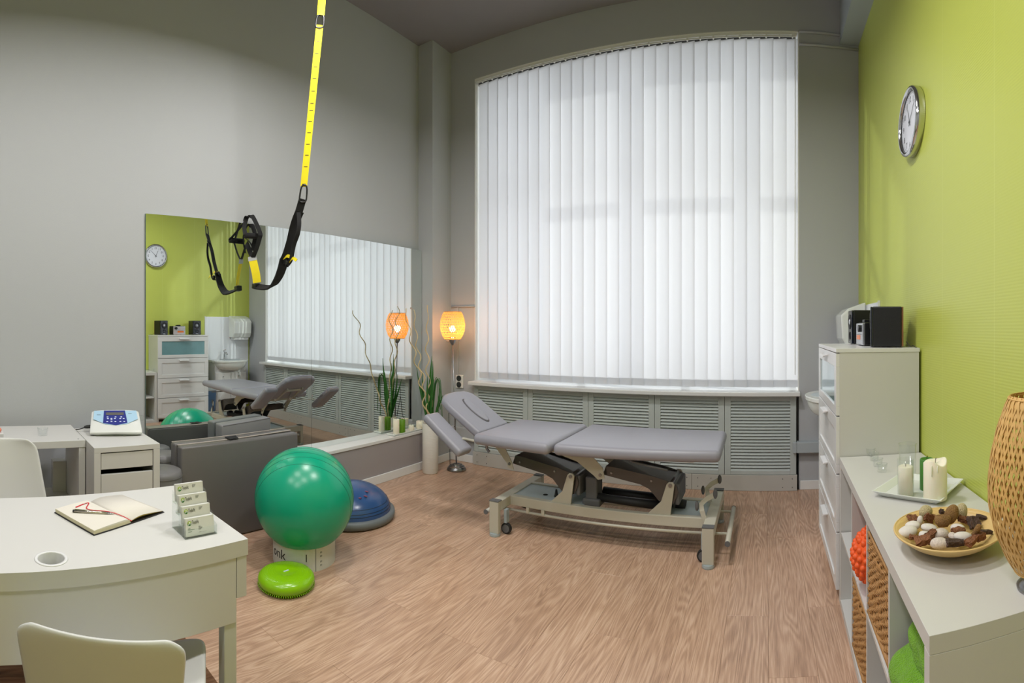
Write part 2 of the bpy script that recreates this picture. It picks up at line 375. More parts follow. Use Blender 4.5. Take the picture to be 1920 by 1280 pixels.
def tag(o, label, cat, group=None, kind=None):
    o['label'] = label; o['category'] = cat
    if group: o['group'] = group
    if kind: o['kind'] = kind
    return o
def thing(name, label, cat, loc=(0, 0, 0), rz=0, group=None, world=False):
    o = bpy.data.objects.new(name, None); COL.objects.link(o); o.location = loc; o.rotation_euler = (0, 0, rz); o.empty_display_size = 0.1
    tag(o, label, cat, group)
    if world: OFF[o.name] = Vector(loc)
    return o
def struct(name, mb, m, base=None, **k):
    o = build(name, mb, m, None, base, **k); o['kind'] = 'structure'; return o
def clone(root, loc, rz, label):
    r = root.copy(); COL.objects.link(r); r.location = loc; r.rotation_euler = (0, 0, rz); r['label'] = label
    for ch in list(root.children):
        c = ch.copy(); COL.objects.link(c); c.parent = r
        for g in ch.children:
            d = g.copy(); COL.objects.link(d); d.parent = c
    return r
def text_part(name, s, size, mx, m, parent, extrude=0.0004, bend=None, label=None, align='LEFT', sx=1.0):
    """lettering as thin mesh; mx maps text plane (x right, y up) into the parent's frame; bend=(radius) wraps it round a vertical cylinder"""
    cu = bpy.data.curves.new(name, 'FONT'); cu.body = s; cu.size = size; cu.extrude = extrude; cu.align_x = align; cu.resolution_u = 3
    t = bpy.data.objects.new('tmp', cu); me = bpy.data.meshes.new_from_object(t)
    bpy.data.objects.remove(t); bpy.data.curves.remove(cu)
    for v in me.vertices:
        v.co.x *= sx
        if bend:
            r, a0 = bend; a = a0 + v.co.x/r; rr = r+0.0005+v.co.z
            v.co = Vector((rr*math.cos(a), rr*math.sin(a), v.co.y))
    me.transform(mx); off = OFF.get(parent.name, Vector())
    if off.length > 0: me.transform(Matrix.Translation(-off))
    me.materials.append(M[m]); o = bpy.data.objects.new(name, me); COL.objects.link(o); o.parent = parent; OFF[o.name] = off
    if label: o['label'] = label
    return o
def rotY(a): return Matrix.Rotation(a, 3, 'Y')
def rotZ(a): return Matrix.Rotation(a, 3, 'Z')
def bez(pts, n=8):
    """Catmull-Rom through points"""
    P = [Vector(p) for p in pts]; P = [P[0]*2-P[1]]+P+[P[-1]*2-P[-2]]; out = []
    for i in range(1, len(P)-2):
        for k in range(n):
            t = k/n; a, b, c, d = P[i-1:i+3]
            out.append(0.5*((2*b)+(c-a)*t+(2*a-5*b+4*c-d)*t*t+(3*b-a-3*c+d)*t**3))
    out.append(P[-2]); return out

# ================================================================== THE SETTING
XL, XR, YB, YF, ZC = -3.19, 0.782, 4.16, -2.0, 4.15
fl = struct('floor', MB().box(XL-.1, XR+.1, YF-.1, 4.6, -0.12, -0.006), 'bark_sub', base=(0, 0, 0))
pw, plen = 0.192, 1.285
pm = {}
k = 0; x = 0.0128
while x > XL: x -= pw
row = 0
while x < XR:
    x0, x1 = max(x, XL), min(x+pw, XR)
    y = YF - random.random()*plen; 
    while y < YB:
        y0, y1 = max(y, YF), min(y+plen, YB)
        if y1-y0 > 0.03 and x1-x0 > 0.01:
            key = (round(x1-x0, 3), round(y1-y0, 3))
            if key not in pm:
                g = 0.0003; hx, hy = (x1-x0)/2-g, (y1-y0)/2-g
                b = MB(); h = 0.0006; e = 0.0008
                b.hexa([(-hx, -hy, -.006), (hx, -hy, -.006), (hx, hy, -.006), (-hx, hy, -.006)], [(-hx, -hy, -h), (hx, -hy, -h), (hx, hy, -h), (-hx, hy, -h)])
                b.hexa([(-hx, -hy, -h), (hx, -hy, -h), (hx, hy, -h), (-hx, hy, -h)], [(-hx+e, -hy+e, 0), (hx-e, -hy+e, 0), (hx-e, hy-e, 0), (-hx+e, hy-e, 0)])
                bmesh.ops.recalc_face_normals(b.bm, faces=b.bm.faces)
                me = bpy.data.meshes.new('plank'); b.bm.to_mesh(me); b.bm.free(); me.materials.append(M['floor']); pm[key] = me
            o = bpy.data.objects.new('plank', pm[key]); COL.objects.link(o); o.parent = fl; o.location = ((x0+x1)/2, (y0+y1)/2, 0)
        y += plen
    x += pw; row += 1
struct('ceiling', MB().box(XL-.1, XR+.1, YF-.1, 4.7, ZC, ZC+.1), 'ceil')
struct('wall_left', MB().box(XL-.12, XL, YF-.1, 4.7, 0, ZC), 'paint')
struct('wall_right', MB().box(XR, XR+.12, YF-.1, 4.7, 0, ZC), 'green')
struct('wall_front', MB().box(XL-.1, XR+.1, YF-.12, YF, 0, ZC), 'paint')
WX0, WX1, WZ1 = -2.725, 0.279, 3.81
wb = MB(); wb.box(XL, WX0, YB, 4.6, 0, ZC); wb.box(WX1, XR, YB, 4.6, 0, ZC); wb.box(WX0, WX1, YB, 4.6, WZ1, ZC); wb.box(WX0, WX1, 4.5, 4.6, 0, 0.80)
struct('wall_back', wb, 'paint')
struct('trim_1', MB().box(XL, -3.013, 3.85, YB, 0, ZC), 'paint')                      # pilaster in the corner
struct('trim_2', MB().box(0.623, XR, YF, YB, 3.72, ZC), 'beam')                        # beam box above the green wall
struct('trim_3', MB().box(XL, -3.016, 1.36, 3.85, 0, 0.345), 'paint_low')              # low plinth wall under the mirror
struct('trim_4', MB().box(XL, -3.008, 1.36, 3.85, 0.345, 0.372), 'white_trim', bevel=.003)
struct('baseboard_left', MB().box(-3.016, -3.002, 1.36, YB, 0, 0.075), 'white_trim', bevel=.004)
struct('baseboard_back', MB().box(-3.002, WX0-.01, YB-.014, YB, 0, 0.075).box(WX1+.01, XR, YB-.014, YB, 0, 0.075), 'white_trim', bevel=.004)
struct('baseboard_left_near', MB().box(XL, XL+.014, YF, 1.36, 0, 0.075), 'white_trim', bevel=.004)
# window in its deep niche
win = struct('window_1', MB().box(WX0, WX0+.008, YB+.001, 4.5, .82, WZ1).box(WX1-.008, WX1, YB+.001, 4.5, .82, WZ1).box(WX0, WX1, YB+.001, 4.5, WZ1-.008, WZ1), 'white_trim')
fr = MB(); fr.box(WX0, WX0+.07, 4.47, 4.54, .82, WZ1); fr.box(WX1-.07, WX1, 4.47, 4.54, .82, WZ1); fr.box(WX0, WX1, 4.47, 4.54, .82, .90); fr.box(WX0, WX1, 4.47, 4.54, WZ1-.08, WZ1)
for mxx in (-1.72, -0.72): fr.box(mxx-.045, mxx+.045, 4.47, 4.54, .82, WZ1)
fr.box(WX0, WX1, 4.475, 4.535, 2.62, 2.70)
build('window_frame', fr, 'window_frame', win, bevel=.004)
for a, b2 in ((WX0+.07, -1.765), (-1.675, -.765), (-.675, WX1-.07)):
    for c, d in ((.90, 2.62), (2.70, WZ1-.08)): build('pane', MB().box(a, b2, 4.503, 4.507, c, d), 'pane', win)
build('window_sill', MB().box(-2.735, .284, 4.05, 4.50, .786, .821), 'lam2', win, bevel=.006)

# ================================================================== radiator cover with louvred panels
rc = thing('radiator_cover', 'pale grey louvred radiator cover of five slatted panels under the window sill', 'radiator cover', (-1.23, 4.14, 0), world=True)
edges = [-2.712, -2.118, -1.524, -0.928, -0.337, 0.256]
slm = {}
for i in range(5):
    a, b2 = edges[i]+.0015, edges[i+1]-.0015; st = 0.05
    f = MB(); f.box(a, a+st, 4.128, 4.148, .132, .784); f.box(b2-st, b2, 4.128, 4.148, .132, .784)
    f.box(a+st, b2-st, 4.128, 4.148, .74, .784); f.box(a+st, b2-st, 4.128, 4.148, .132, .162)
    p = build('panel_frame', f, 'louver', rc, bevel=.0025)
    nsl = 22; key = round(b2-a, 3)
    for j in range(nsl):
        z = .162+(j+.5)*(.74-.162)/nsl
        if key not in slm:
            sb = MB().obox((0, 0, 0), (b2-a-2*st+.004, .004, .034), Matrix.Rotation(math.radians(-42), 3, 'X'))
            bmesh.ops.recalc_face_normals(sb.bm, faces=sb.bm.faces)
            me = bpy.data.meshes.new('slat'); sb.bm.to_mesh(me); sb.bm.free(); me.materials.append(M['louver']); slm[key] = me
        o = bpy.data.objects.new('slat', slm[key]); COL.objects.link(o); o.parent = p; o.location = Vector(((a+b2)/2, 4.140, z))-OFF[rc.name]
for a, b2 in ((-2.722, -1.72), (-1.718, -.611), (-.609, .262)):
    pb = build('plinth_board', MB().box(a, b2, 4.122, 4.148, 0.001, .130), 'plinth', rc, bevel=.002)
    for sx in (a+.05, a+.16, b2-.12, b2-.04):
        for sz in (.03, .10): build('screw', MB().tube([(sx, 4.1225, sz), (sx, 4.119, sz)], .004, 8), 'rubber', pb)

# ================================================================== vertical blind
vb = thing('vertical_blind', 'white fabric vertical blind filling the tall window, vanes nearly closed', 'blind', (-1.23, 4.2, .845), world=True)
build('head_rail', MB().box(-2.722, .262, 4.166, 4.205, 3.781, 3.809), 'white_trim', vb, bevel=.003)
build('rail_light_block', MB().box(-2.716, .256, 4.224, 4.228, 3.758, 3.809), 'rubber', vb)  # added dark strip, blocks the bright window so the rail gap stays dark
build('rail_lip', MB().box(-2.715, .255, 4.166, 4.172, 3.764, 3.774), 'white_trim', vb)
VN = 27; v0 = -2.70; dx = .1105
for i in range(VN):
    xc = v0+.055+i*dx-.0
    ang = math.radians(-9)+random.uniform(-.012, .012)
    zb = .845; zt = 3.769; ca, sa = math.cos(ang), math.sin(ang); rows = []
    w = .123
    for zz in (zb, zb+.07, zt-.05, zt):
        r = []
        for q in range(5):
            t = -1+q*.5; r.append((xc+t*w/2*ca, 4.205+t*w/2*sa+.004*(1-t*t), zz))
        rows.append(r)
    vn = build('vane', MB().grid(rows), 'vane', vb, smooth=True)
    build('weight', MB().grid([[(x_, y_+.0022, z_) for (x_, y_, _), z_ in zip(rr, [zq]*5)] for rr, zq in ((rows[0], zb+.001), (rows[1], zb+.062))]), 'weight', vn)
    build('hanger', MB().box(xc-.006, xc+.006, 4.167, 4.190, 3.762, 3.784), 'white_trim', vn)
build_each('control_cord', MB().tube([(.245, 4.172, 3.78), (.246, 4.172, 2.9), (.244, 4.172, 1.6), (.246, 4.172, .95)], .002, 6).tube([(.252, 4.172, 3.78), (.253, 4.172, 2.9), (.252, 4.172, 1.6), (.249, 4.172, .95)], .002, 6), 'socket', vb)

# ================================================================== conduits, trunking, sockets
c = MB().tube([(-3.0, 4.150, 1.558), (-2.72, 4.150, 1.558)], .009, 8)
tag(build('cable_conduit', c, 'paint', base=(-2.86, 4.15, 1.558), smooth=True), 'thin horizontal grey conduit on the wall above the lit floor lamp', 'conduit')
c = MB().box(-2.935, -2.915, 4.145, 4.16, .865, 1.56)
tag(build('cable_duct', c, 'paint', base=(-2.92, 4.15, .9), bevel=.003), 'narrow vertical cable duct running down behind the lit floor lamp', 'duct')
c = MB().box(-3.002, -2.70, 4.10, 4.16, .238, .348)
tag(build('cable_trunking', c, 'paint', base=(-2.85, 4.13, .238), bevel=.006), 'boxy grey cable trunking in the corner behind the treatment table head', 'trunking')
c = MB().box(.225, .258, 4.095, 4.126, .315, .405).box(.2582, .70, 4.095, 4.16, .315, .405)
tag(build('cable_trunking', c, 'beam', base=(.45, 4.13, .315), bevel=.006), 'boxy grey cable trunking right of the radiator cover beside the dresser', 'trunking')
for z0, lb in ((3.80, 'upper thin pipe between the blind rail and the ceiling beam'), (3.695, 'lower thin pipe running from the blind to the green wall')):
    c = MB().tube([(.279, 4.15, z0), (.45, 4.15, z0-.002), (.78, 4.15, z0-.012)], .011, 8)
    tag(build('wall_pipe', c, 'paint', base=(.5, 4.15, z0), smooth=True), lb, 'pipe')
sk = thing('power_socket', 'white double wall socket with two dark inserts beside the lamp pole', 'socket', (-2.895, 4.16, .735), world=True)
build('plate', MB().box(-2.945, -2.855, 4.146, 4.16, .735, .868), 'socket', sk, bevel=.004)
for z in (.77, .834): build('insert', MB().tube([(-2.905, 4.147, z), (-2.905, 4.141, z)], .028, 20), 'socket_in', sk)

# ================================================================== wall mirror
mirror_tilt = math.radians(-0.62)
mw = thing('wall_mirror', 'large frameless wall mirror of two glass sheets above the white ledge', 'mirror', (XL+.028, 2.48, .373))
mw.rotation_euler = (0, 0, mirror_tilt)
for (ya, yb) in ((1.105, 2.4795), (2.4815, 3.845)):
    s1 = build('mirror_sheet', MB().box(-.004, .004, ya-2.48, yb-2.48, 0, 1.735), 'mirror', mw)
build('back_edge', MB().box(-.012, -.0045, 1.104-2.48, 3.846-2.48, 0, 1.736), 'mirror_edge', mw)

# ================================================================== treatment table
tt = thing('treatment_table', 'grey padded physiotherapy treatment table on a beige lifting frame', 'treatment table', (-1.0, 3.1, 0), world=True)
def pad(name, corners, z0, z1, parent=tt, r=.031, m='pad'):
    b = MB().hexa([(x, y, z0) for x, y in corners], [(x, y, z1) for x, y in corners])
    return build(name, b, m, parent, smooth=True, bevel=r, seg=5)
leg_pad = pad('leg_cushion', [(-1.248, 2.755), (-.255, 2.835), (-.262, 3.42), (-1.252, 3.46)], .570, .642)
mid_pad = pad('seat_cushion', [(-1.83, 2.765), (-1.268, 2.735), (-1.268, 3.44), (-1.83, 3.42)], .570, .642)
# raised head section
a = math.atan2(.835-.63, 2.165-1.835)
hm = Matrix.Translation((-1.838, 3.075, .628)) @ Matrix.Rotation(PI, 4, 'Z') @ Matrix.Rotation(-math.atan2(.222, .34), 4, 'Y')
out = []
for (u, v) in [(0, -.20), (.30, -.205), (.385, -.185), (.425, -.12), (.435, 0), (.425, .12), (.385, .185), (.30, .205), (0, .20)]: out.append((u, v))
hb = MB(); hb.prism([(u, v, -.058) for u, v in out], (0, 0, .060)); xf(hb, hm)
head = build('head_cushion', hb, 'pad', tt, smooth=True, bevel=.020, seg=5)
el = [(0.20+.125*math.cos(t*PI/14), .0+.045*math.sin(t*PI/14)) for t in range(28)]
pb = MB().prism([(u, v, .0) for u, v in el], (0, 0, .011)); xf(pb, hm)
build('face_hole_plug', pb, 'pad', head, smooth=True, bevel=.004, seg=3)
gb = MB().tube([(0.20+.130*math.cos(t*PI/20), .050*math.sin(t*PI/20), .0015) for t in range(41)], .0048, 6, caps=False); xf(gb, hm)
build('face_hole_groove', gb, 'pad_seam', head, smooth=True)
def armrest(yc, sgn, dx=0, dz=0):
    p1, p2 = Vector((-2.165+dx, yc, .735+dz)), Vector((-1.862+dx, yc, .515+dz)); d = (p2-p1).normalized(); c = (p1+p2)/2
    up = Vector((0, 1, 0)); nn = d.cross(up)
    mx = Matrix((d, up, nn)).transposed()
    o_ = MB().obox(c, ((p2-p1).length, .15, .06), mx)
    ar = build('arm_rest', o_, 'pad', tt, smooth=True, bevel=.024, seg=5)
    q = MB().strap([c-nn*.0-Vector((0, 0, .03)), c+Vector((.10, sgn*.06, -.03)), Vector((-1.81, yc+sgn*.16, .556))], .03, .006)
    build('bracket', q, 'frame', ar)
    return ar
armrest(2.735, 1); armrest(3.43, -1, -.12, -.03)
build_each('gas_spring', MB().tube([(-2.03, 3.07, .70), (-1.96, 3.07, .58), (-1.86, 3.07, .50)], .008, 8).tube([(-1.98, 2.98, .68), (-1.80, 2.98, .57)], .006, 8), 'brushed', tt, smooth=True)
build_each('head_frame', MB().strap([(-2.08, 2.98, .715), (-1.84, 2.98, .565)], .012, .03).strap([(-2.08, 3.17, .715), (-1.84, 3.17, .565)], .012, .03).box(-2.06, -2.02, 2.98, 3.17, .68, .70), 'frame', tt)
# upper frame under cushions
uf = MB()
for y in (2.93, 3.27): uf.box(-1.80, -.42, y-.012, y+.012, .548, .578)
for x in (-1.78, -1.26, -.95, -.48): uf.box(x-.015, x+.015, 2.93, 3.27, .550, .578)
build('upper_frame', uf, 'frame', tt, bevel=.003)
build('hanger_rod', MB().tube([(-1.80, 2.90, .578), (-1.80, 2.90, .52), (-1.78, 2.90, .50)], .010, 8), 'brushed', tt)
AX = -1.645
for k_, dxx in enumerate((0, .64)):
    for y in (2.945, 3.245):
        if k_ == 0: pts = [(-1.79, .565), (-1.70, .565), (-1.63, .445), (-1.615, .395), (-1.655, .40), (-1.665, .43)]
        else: pts = [(-1.93, .565), (-1.72, .565), (-1.63, .475), (-1.615, .41), (-1.66, .40), (-1.69, .425), (-1.80, .50), (-1.93, .535)]
        build('hinge_plate', MB().prism([(px_+dxx, y, pz_) for px_, pz_ in pts], (0, -.006, 0)), 'frame', tt)
        build('pivot_bolt', MB().tube([(AX+dxx, y-.012, .430), (AX+dxx, y+.002, .430)], .010, 12), 'brushed', tt)
    # lifting arm: folded plate lever between pedestal and hinge
    prof = [(962, 868), (967, 853), (985, 857), (1047, 876), (1066, 884), (1082, 892), (1086, 905), (1078, 925), (1062, 930), (1052, 917), (1037, 897), (1022, 888)]
    pp = [PY(px_, py_, 2.975) for px_, py_ in prof]
    ab = MB().prism([(p.x+dxx, 2.968, p.z) for p in pp], (0, .010, 0))
    ab.prism([(p.x+dxx, 3.222, p.z) for p in pp], (0, .010, 0))
    t0, t1 = pp[1], pp[5]
    ab.hexa([(t0.x+dxx, 2.97, t0.z-.006), (t1.x+dxx, 2.97, t1.z-.006), (t1.x+dxx, 3.23, t1.z-.006), (t0.x+dxx, 3.23, t0.z-.006)],
            [(t0.x+dxx, 2.97, t0.z), (t1.x+dxx, 2.97, t1.z), (t1.x+dxx, 3.23, t1.z), (t0.x+dxx, 3.23, t0.z)])
    t0 = pp[0]; t1 = pp[1]
    ab.hexa([(t0.x+dxx, 2.97, t0.z), (t1.x+dxx, 2.97, t1.z-.004), (t1.x+dxx, 3.23, t1.z-.004), (t0.x+dxx, 3.23, t0.z)], [(t0.x+.006+dxx, 2.97, t0.z), (t1.x+.006+dxx, 2.97, t1.z), (t1.x+.006+dxx, 3.23, t1.z), (t0.x+.006+dxx, 3.23, t0.z)])
    arm = build('lifting_arm', ab, 'arm_dark', tt, bevel=.002)
    for px_, py_ in ((975, 866), (1040, 883)):
        q = PY(px_, py_, 2.968); build('rivet', MB().tube([(q.x+dxx, 2.970, q.z), (q.x+dxx, 2.962, q.z)], .007, 10), 'brushed', arm)
    for y in (2.955, 3.24):
        build('pedestal_plate', MB().prism([(-1.350+dxx, y, .215), (-1.262+dxx, y, .30), (-1.228+dxx, y, .405), (-1.215+dxx, y, .418), (-1.192+dxx, y, .418), (-1.180+dxx, y, .405), (-1.205+dxx, y, .215)], (0, -.012, 0)), 'frame', tt, bevel=.002)
        build('pivot_bolt', MB().tube([(-1.205+dxx, y-.020, .400), (-1.205+dxx, y, .400)], .011, 12), 'brushed', tt)
    build('arm_end_cap', MB().box(-1.185+dxx, -1.155+dxx, 2.98, 3.22, .27, .40), 'rubber', tt, bevel=.01)
    build('cross_shaft', MB().tube([(-1.205+dxx, 2.95, .40), (-1.205+dxx, 3.24, .40)], .013, 12), 'brushed', tt, smooth=True)
build('motor_housing', MB().box(-1.135, -1.055, 3.02, 3.14, .215, .385).box(-1.15, -1.03, 3.00, 3.16, .20, .25), 'rubber', tt, bevel=.012, seg=3)
build_each('actuator', MB().tube([(-1.06, 3.05, .255), (-.63, 3.05, .235)], .025, 14).tube([(-1.06, 3.17, .255), (-.60, 3.17, .24)], .03, 14), 'blk_rubber', tt, smooth=True)
build('actuator_rod', MB().tube([(-1.03, 3.11, .245), (-.60, 3.11, .235)], .012, 12), 'brushed', tt, smooth=True)
build('knob', MB().ball((-.53, 3.12, .225), .03, 14, 8).tube([(-.56, 3.12, .23), (-.50, 3.12, .22)], .035, 12), 'blk_rubber', tt, smooth=True)
# base frame
for y, nm in ((2.95, 'base_rail'), (3.26, 'base_rail')):
    build(nm, MB().box(-1.64, -.35, y-.02, y+.02, .160, .222), 'frame', tt, bevel=.004)
for xx, y0, y1 in ((-1.665, 2.80, 3.42), (-.320, 2.81, 3.44)):
    build('crossbar', MB().box(xx-.033, xx+.033, y0, y1, .160, .222), 'frame', tt, bevel=.004)
    for y in (y0, y1):
        s_ = -1 if y == y0 else 1
        lg = build('leg', MB().box(xx-.034, xx+.034, min(y, y+s_*.035), max(y, y+s_*.035), .018, .224), 'frame', tt, bevel=.005)
        build('end_cap', MB().box(xx-.034, xx+.034, min(y-s_*.012, y+s_*.036), max(y-s_*.012, y+s_*.036), .223, .228), 'rubber', lg)
        build('foot', MB().lathe([(0, 0), (.034, 0), (.036, .008), (.034, .020), (0, .020)], (xx, y+s_*.018, 0), 20), 'plate', lg, smooth=False)
        cx = xx+(.050 if xx < -1 else -.036)
        yc_ = y-s_*.045
        build('castor_wheel', MB().tube([(cx, yc_-.011, .036), (cx, yc_+.011, .036)], .036, 24), 'blk_rubber', lg, bevel=.003)
        build('castor_hub', MB().tube([(cx, yc_-.014, .036), (cx, yc_+.014, .036)], .026, 20), 'rubber', lg)
        build('castor_fork', MB().box(cx-.010, cx+.010, yc_-.018, yc_+.018, .075, .160), 'plate', lg)
build('left_plate', MB().box(-1.632, -1.13, 2.965, 3.245, .206, .214), 'plate', tt)
build('right_plate', MB().box(-.60, -.352, 2.965, 3.245, .206, .214), 'plate', tt)
build('peg', MB().lathe([(0, .05), (.006, .045), (.012, .01), (.016, 0), (0, 0)], (-1.36, 3.07, .214), 14), 'blk_rubber', tt, smooth=True)
build('plate_hole', MB().lathe([(0, .001), (.017, .001), (.017, 0), (0, 0)], (-1.44, 3.07, .214), 16), 'dark', tt)
build_each('wiring', MB().tube(bez([(-1.60, 2.99, .15), (-1.55, 3.0, .13), (-1.5, 3.0, .155), (-1.44, 2.99, .14), (-1.38, 3.0, .155)], 4), .006, 6).tube(bez([(-1.6, 3.04, .14), (-1.52, 3.05, .155), (-1.42, 3.03, .14)], 4), .006, 6), 'blk_rubber', tt)
# foot control bar all round
for y in (2.93, 3.285): build('control_rod', MB().tube([(-1.74, y, .128), (-.215, y, .135)], .009, 10), 'frame', tt, smooth=True)
for xx in (-1.745, -.212):
    build('control_bar', MB().tube([(xx, 2.80, .132), (xx, 3.36, .132)], .015, 14), 'frame', tt, smooth=True)
    build_each('bar_cap', MB().tube([(xx, 2.795, .132), (xx, 2.80, .132)], .016, 14).tube([(xx, 3.36, .132), (xx, 3.365, .132)], .016, 14), 'rubber', tt)
for xx in (-1.50, -1.39): build('rod_clip', MB().box(xx-.010, xx+.010, 2.92, 2.94, .128, .165), 'frame', tt)
# two bent castor levers at the foot end
for yy, q in ((2.93, 0), (3.22, 1)):
    b = MB().strap([(-.345, yy, .20), (-.375, yy, .275), (-.385, yy+.02, .315), (-.33, yy+.05, .345), (-.29, yy+.07, .352)], .028, .007, up=(.0, .3, 1)) if False else MB().strap([(-.350, yy, .195), (-.372, yy, .265), (-.378, yy+.01, .300), (-.35, yy+.03, .325), (-.305, yy+.05, .345)], .010, .028)
    lv = build('castor_lever', b, 'frame', tt)
    build_each('lever_pad', MB().ball((-.402, yy, .292), (.012, .012, .030), 12, 8).ball((-.298, yy+.045, .352), (.014, .012, .030), 12, 8), 'rubber', lv, smooth=True)
build('release_handle', MB().tube(bez([(-.77, 2.93, .575), (-.80, 2.90, .555), (-.76, 2.86, .548), (-.56, 2.84, .520)], 4), .006, 8), 'rubber', tt, smooth=True)

# ================================================================== gym ball on its ring, balance disc, dome trainer
R_RING = .182
rg = thing('ball_ring', 'white cardboard storage ring with black lettering beneath the green ball', 'ring', (-2.331, 1.775, 0))
build('band', MB().lathe([(R_RING-.0035, 0), (R_RING, 0), (R_RING, .128), (R_RING-.0035, .128), (R_RING-.0035, 0)], n=64), 'ring', rg, smooth=False)
def ring_az(px): # outward angle on the ring at which pixel column px meets it
    a = (px-XD)/FP; d = Vector((math.sin(a), math.cos(a))); c_ = Vector((-2.331, 1.775)); b_ = d.dot(c_); q = b_*b_-(c_.dot(c_)-R_RING**2)
    p = d*(b_-math.sqrt(max(q, 0)))-c_; return math.atan2(p.y, p.x)
for s_, px_, sz, zz in (('onk', 514, .075, .052), ('l', 572, .06, .058), ('f', 629, .09, .05)):
    a0 = ring_az(px_)
    text_part('lettering', s_, sz, Matrix.Translation((0, 0, zz)), 'ink', rg, bend=(R_RING, a0))
a0 = ring_az(592)
build('seam_tape', MB().box(0, .0008, -.002, .002, 0, .128), 'print_grey', rg).rotation_euler = (0, 0, 0)
rg.children[-1].location = ((R_RING+.0001)*math.cos(a0), (R_RING+.0001)*math.sin(a0), 0); rg.children[-1].rotation_euler = (0, 0, a0)
for zz in (.095, .075, .045, .025):
    text_part('small_print', 'IIII', .014, Matrix.Translation((0, 0, zz)), 'print_grey', rg, bend=(R_RING, ring_az(600)))
bl = thing('exercise_ball', 'large glossy green exercise ball resting on the white ring', 'ball', (-2.331, 1.775, .35))
build('ball_skin', MB().ball((0, 0, 0), .29, 64, 40), 'ball', bl, smooth=True)
bax = Matrix.Rotation(math.radians(34), 4, 'X') @ Matrix.Rotation(math.radians(22), 4, 'Y')
for off in (-.105, -.06, .0, .045, .10):
    r = math.sqrt(.2898**2-off*off)
    b = MB().tube([(off, r*math.cos(t*PI/40), r*math.sin(t*PI/40)) for t in range(81)], .0011, 5, caps=False)
    xf(b, Matrix.Rotation(math.radians(-42), 4, 'Z') @ Matrix.Rotation(math.radians(14), 4, 'Y'))
    build('mould_line', b, 'ball_line', bl)
ds = thing('balance_disc', 'lime green spiky balance disc on the floor in front of the green ball', 'balance cushion', (-2.132, 1.506, 0))
ds.scale = (.955, .955, .97)
pr = [(0, .004), (.10, .004), (.13, .008), (.150, .022), (.156, .040), (.152, .056), (.138, .070), (.115, .078), (.08, .081), (.05, .0815), (.045, .0795), (0, .079)]
build('disc_body', MB().lathe(pr, n=72), 'disc', ds, smooth=True)
nb = MB()
for r_, n_, z_, s_ in [(.135, 80, .0045, 1)]:
    for k_ in range(n_):
        t = 2*PI*k_/n_
        nb.lathe([(.0028, 0.008), (.0015, 0), (0, 0)], (r_*math.cos(t), r_*math.sin(t), 0), 6)
        nb.tube([(.150*math.cos(t), .150*math.sin(t), .020), (.157*math.cos(t), .157*math.sin(t), .014)], [.003, .001], 5)
for ri, r_ in enumerate([.062, .076, .09, .104, .118, .130]):
    n_ = int(2*PI*r_/.0135); z_ = {0: .081, 1: .0808, 2: .080, 3: .0788, 4: .0765, 5: .0725}[ri]
    for k_ in range(n_):
        t = 2*PI*(k_+.5*(ri % 2))/n_; nb.ball((r_*math.cos(t), r_*math.sin(t), z_), .0019, 6, 4)
nbo = build('nubs', nb, 'disc', ds, smooth=True); nbo['kind'] = 'stuff'
build('valve_mark', MB().box(-.004, .004, -.016, .016, .0785, .0812), 'dev_btn', ds)
bo = thing('dome_trainer', 'blue half-ball dome trainer on a grey round platform behind the green ball', 'dome trainer', (-2.644, 2.43, 0))
build('platform', MB().lathe([(0, .004), (.27, .004), (.312, .010), (.318, .03), (.316, .052), (.300, .060), (0, .060)], n=72), 'dome_rim', bo, smooth=True)
build('dome', MB().lathe([(.288*math.cos(t), .055+.185*math.sin(t)) for t in [i*PI/2/16 for i in range(17)]], n=64), 'dome', bo, smooth=True)
for t_ in (.16, .26, .40):
    build('groove', MB().tube([(.2885*math.cos(t_)*math.cos(k_*PI/32), .2885*math.cos(t_)*math.sin(k_*PI/32), .055+.1855*math.sin(t_)) for k_ in range(65)], .0012, 5, caps=False), 'blk_rubber', bo)
for (az_, el_, s_) in ((.0, .98, .022), (-.2, .84, .025), (-.42, .80, .014)):
    p = Vector((.289*math.cos(el_)*math.cos(az_), .289*math.cos(el_)*math.sin(az_), .0555+.186*math.sin(el_)))
    build('print_mark', MB().ball(p, (s_, .010, .002), 10, 5), 'red_print', bo, smooth=True)
build('platform_label', MB().obox((.318*math.cos(-1.25), .318*math.sin(-1.25), .034), (.002, .07, .022), rotZ(-1.25)), 'tag', bo)

# ================================================================== grey mats and poufs against the plinth wall
mt = thing('folded_gym_mat', 'big dark grey folded gym mat standing on edge against the plinth wall', 'gym mat', (-2.885, 1.65, 0), world=True)
build('mat_panel', MB().box(-2.878, -2.806, 1.205, 2.085, .004, .612), 'mat_vinyl', mt, smooth=True, bevel=.014, seg=3)
build('mat_panel', MB().box(-2.958, -2.884, 1.195, 2.085, .004, .618), 'mat_vinyl', mt, smooth=True, bevel=.014, seg=3)
build('piping', MB().strap([(-2.878, 1.21, .612), (-2.878, 1.6, .614), (-2.878, 2.07, .620)], .012, .004, up=(1, 0, 0)), 'mat_seam', mt)
build('piping', MB().strap([(-2.948, 1.20, .619), (-2.948, 2.07, .623)], .008, .003, up=(1, 0, 0)), 'mat_seam', mt)
build('strap_tab', MB().prism([(-2.90, 1.555, .623), (-2.84, 1.565, .618), (-2.85, 1.60, .618), (-2.835, 1.625, .618), (-2.90, 1.64, .623)], (0, 0, .004)), 'web', mt)
m2 = thing('wedge_cushion', 'smaller light grey foam block on the ledge behind the folded mat', 'cushion', (-3.09, 1.81, .373), world=True)
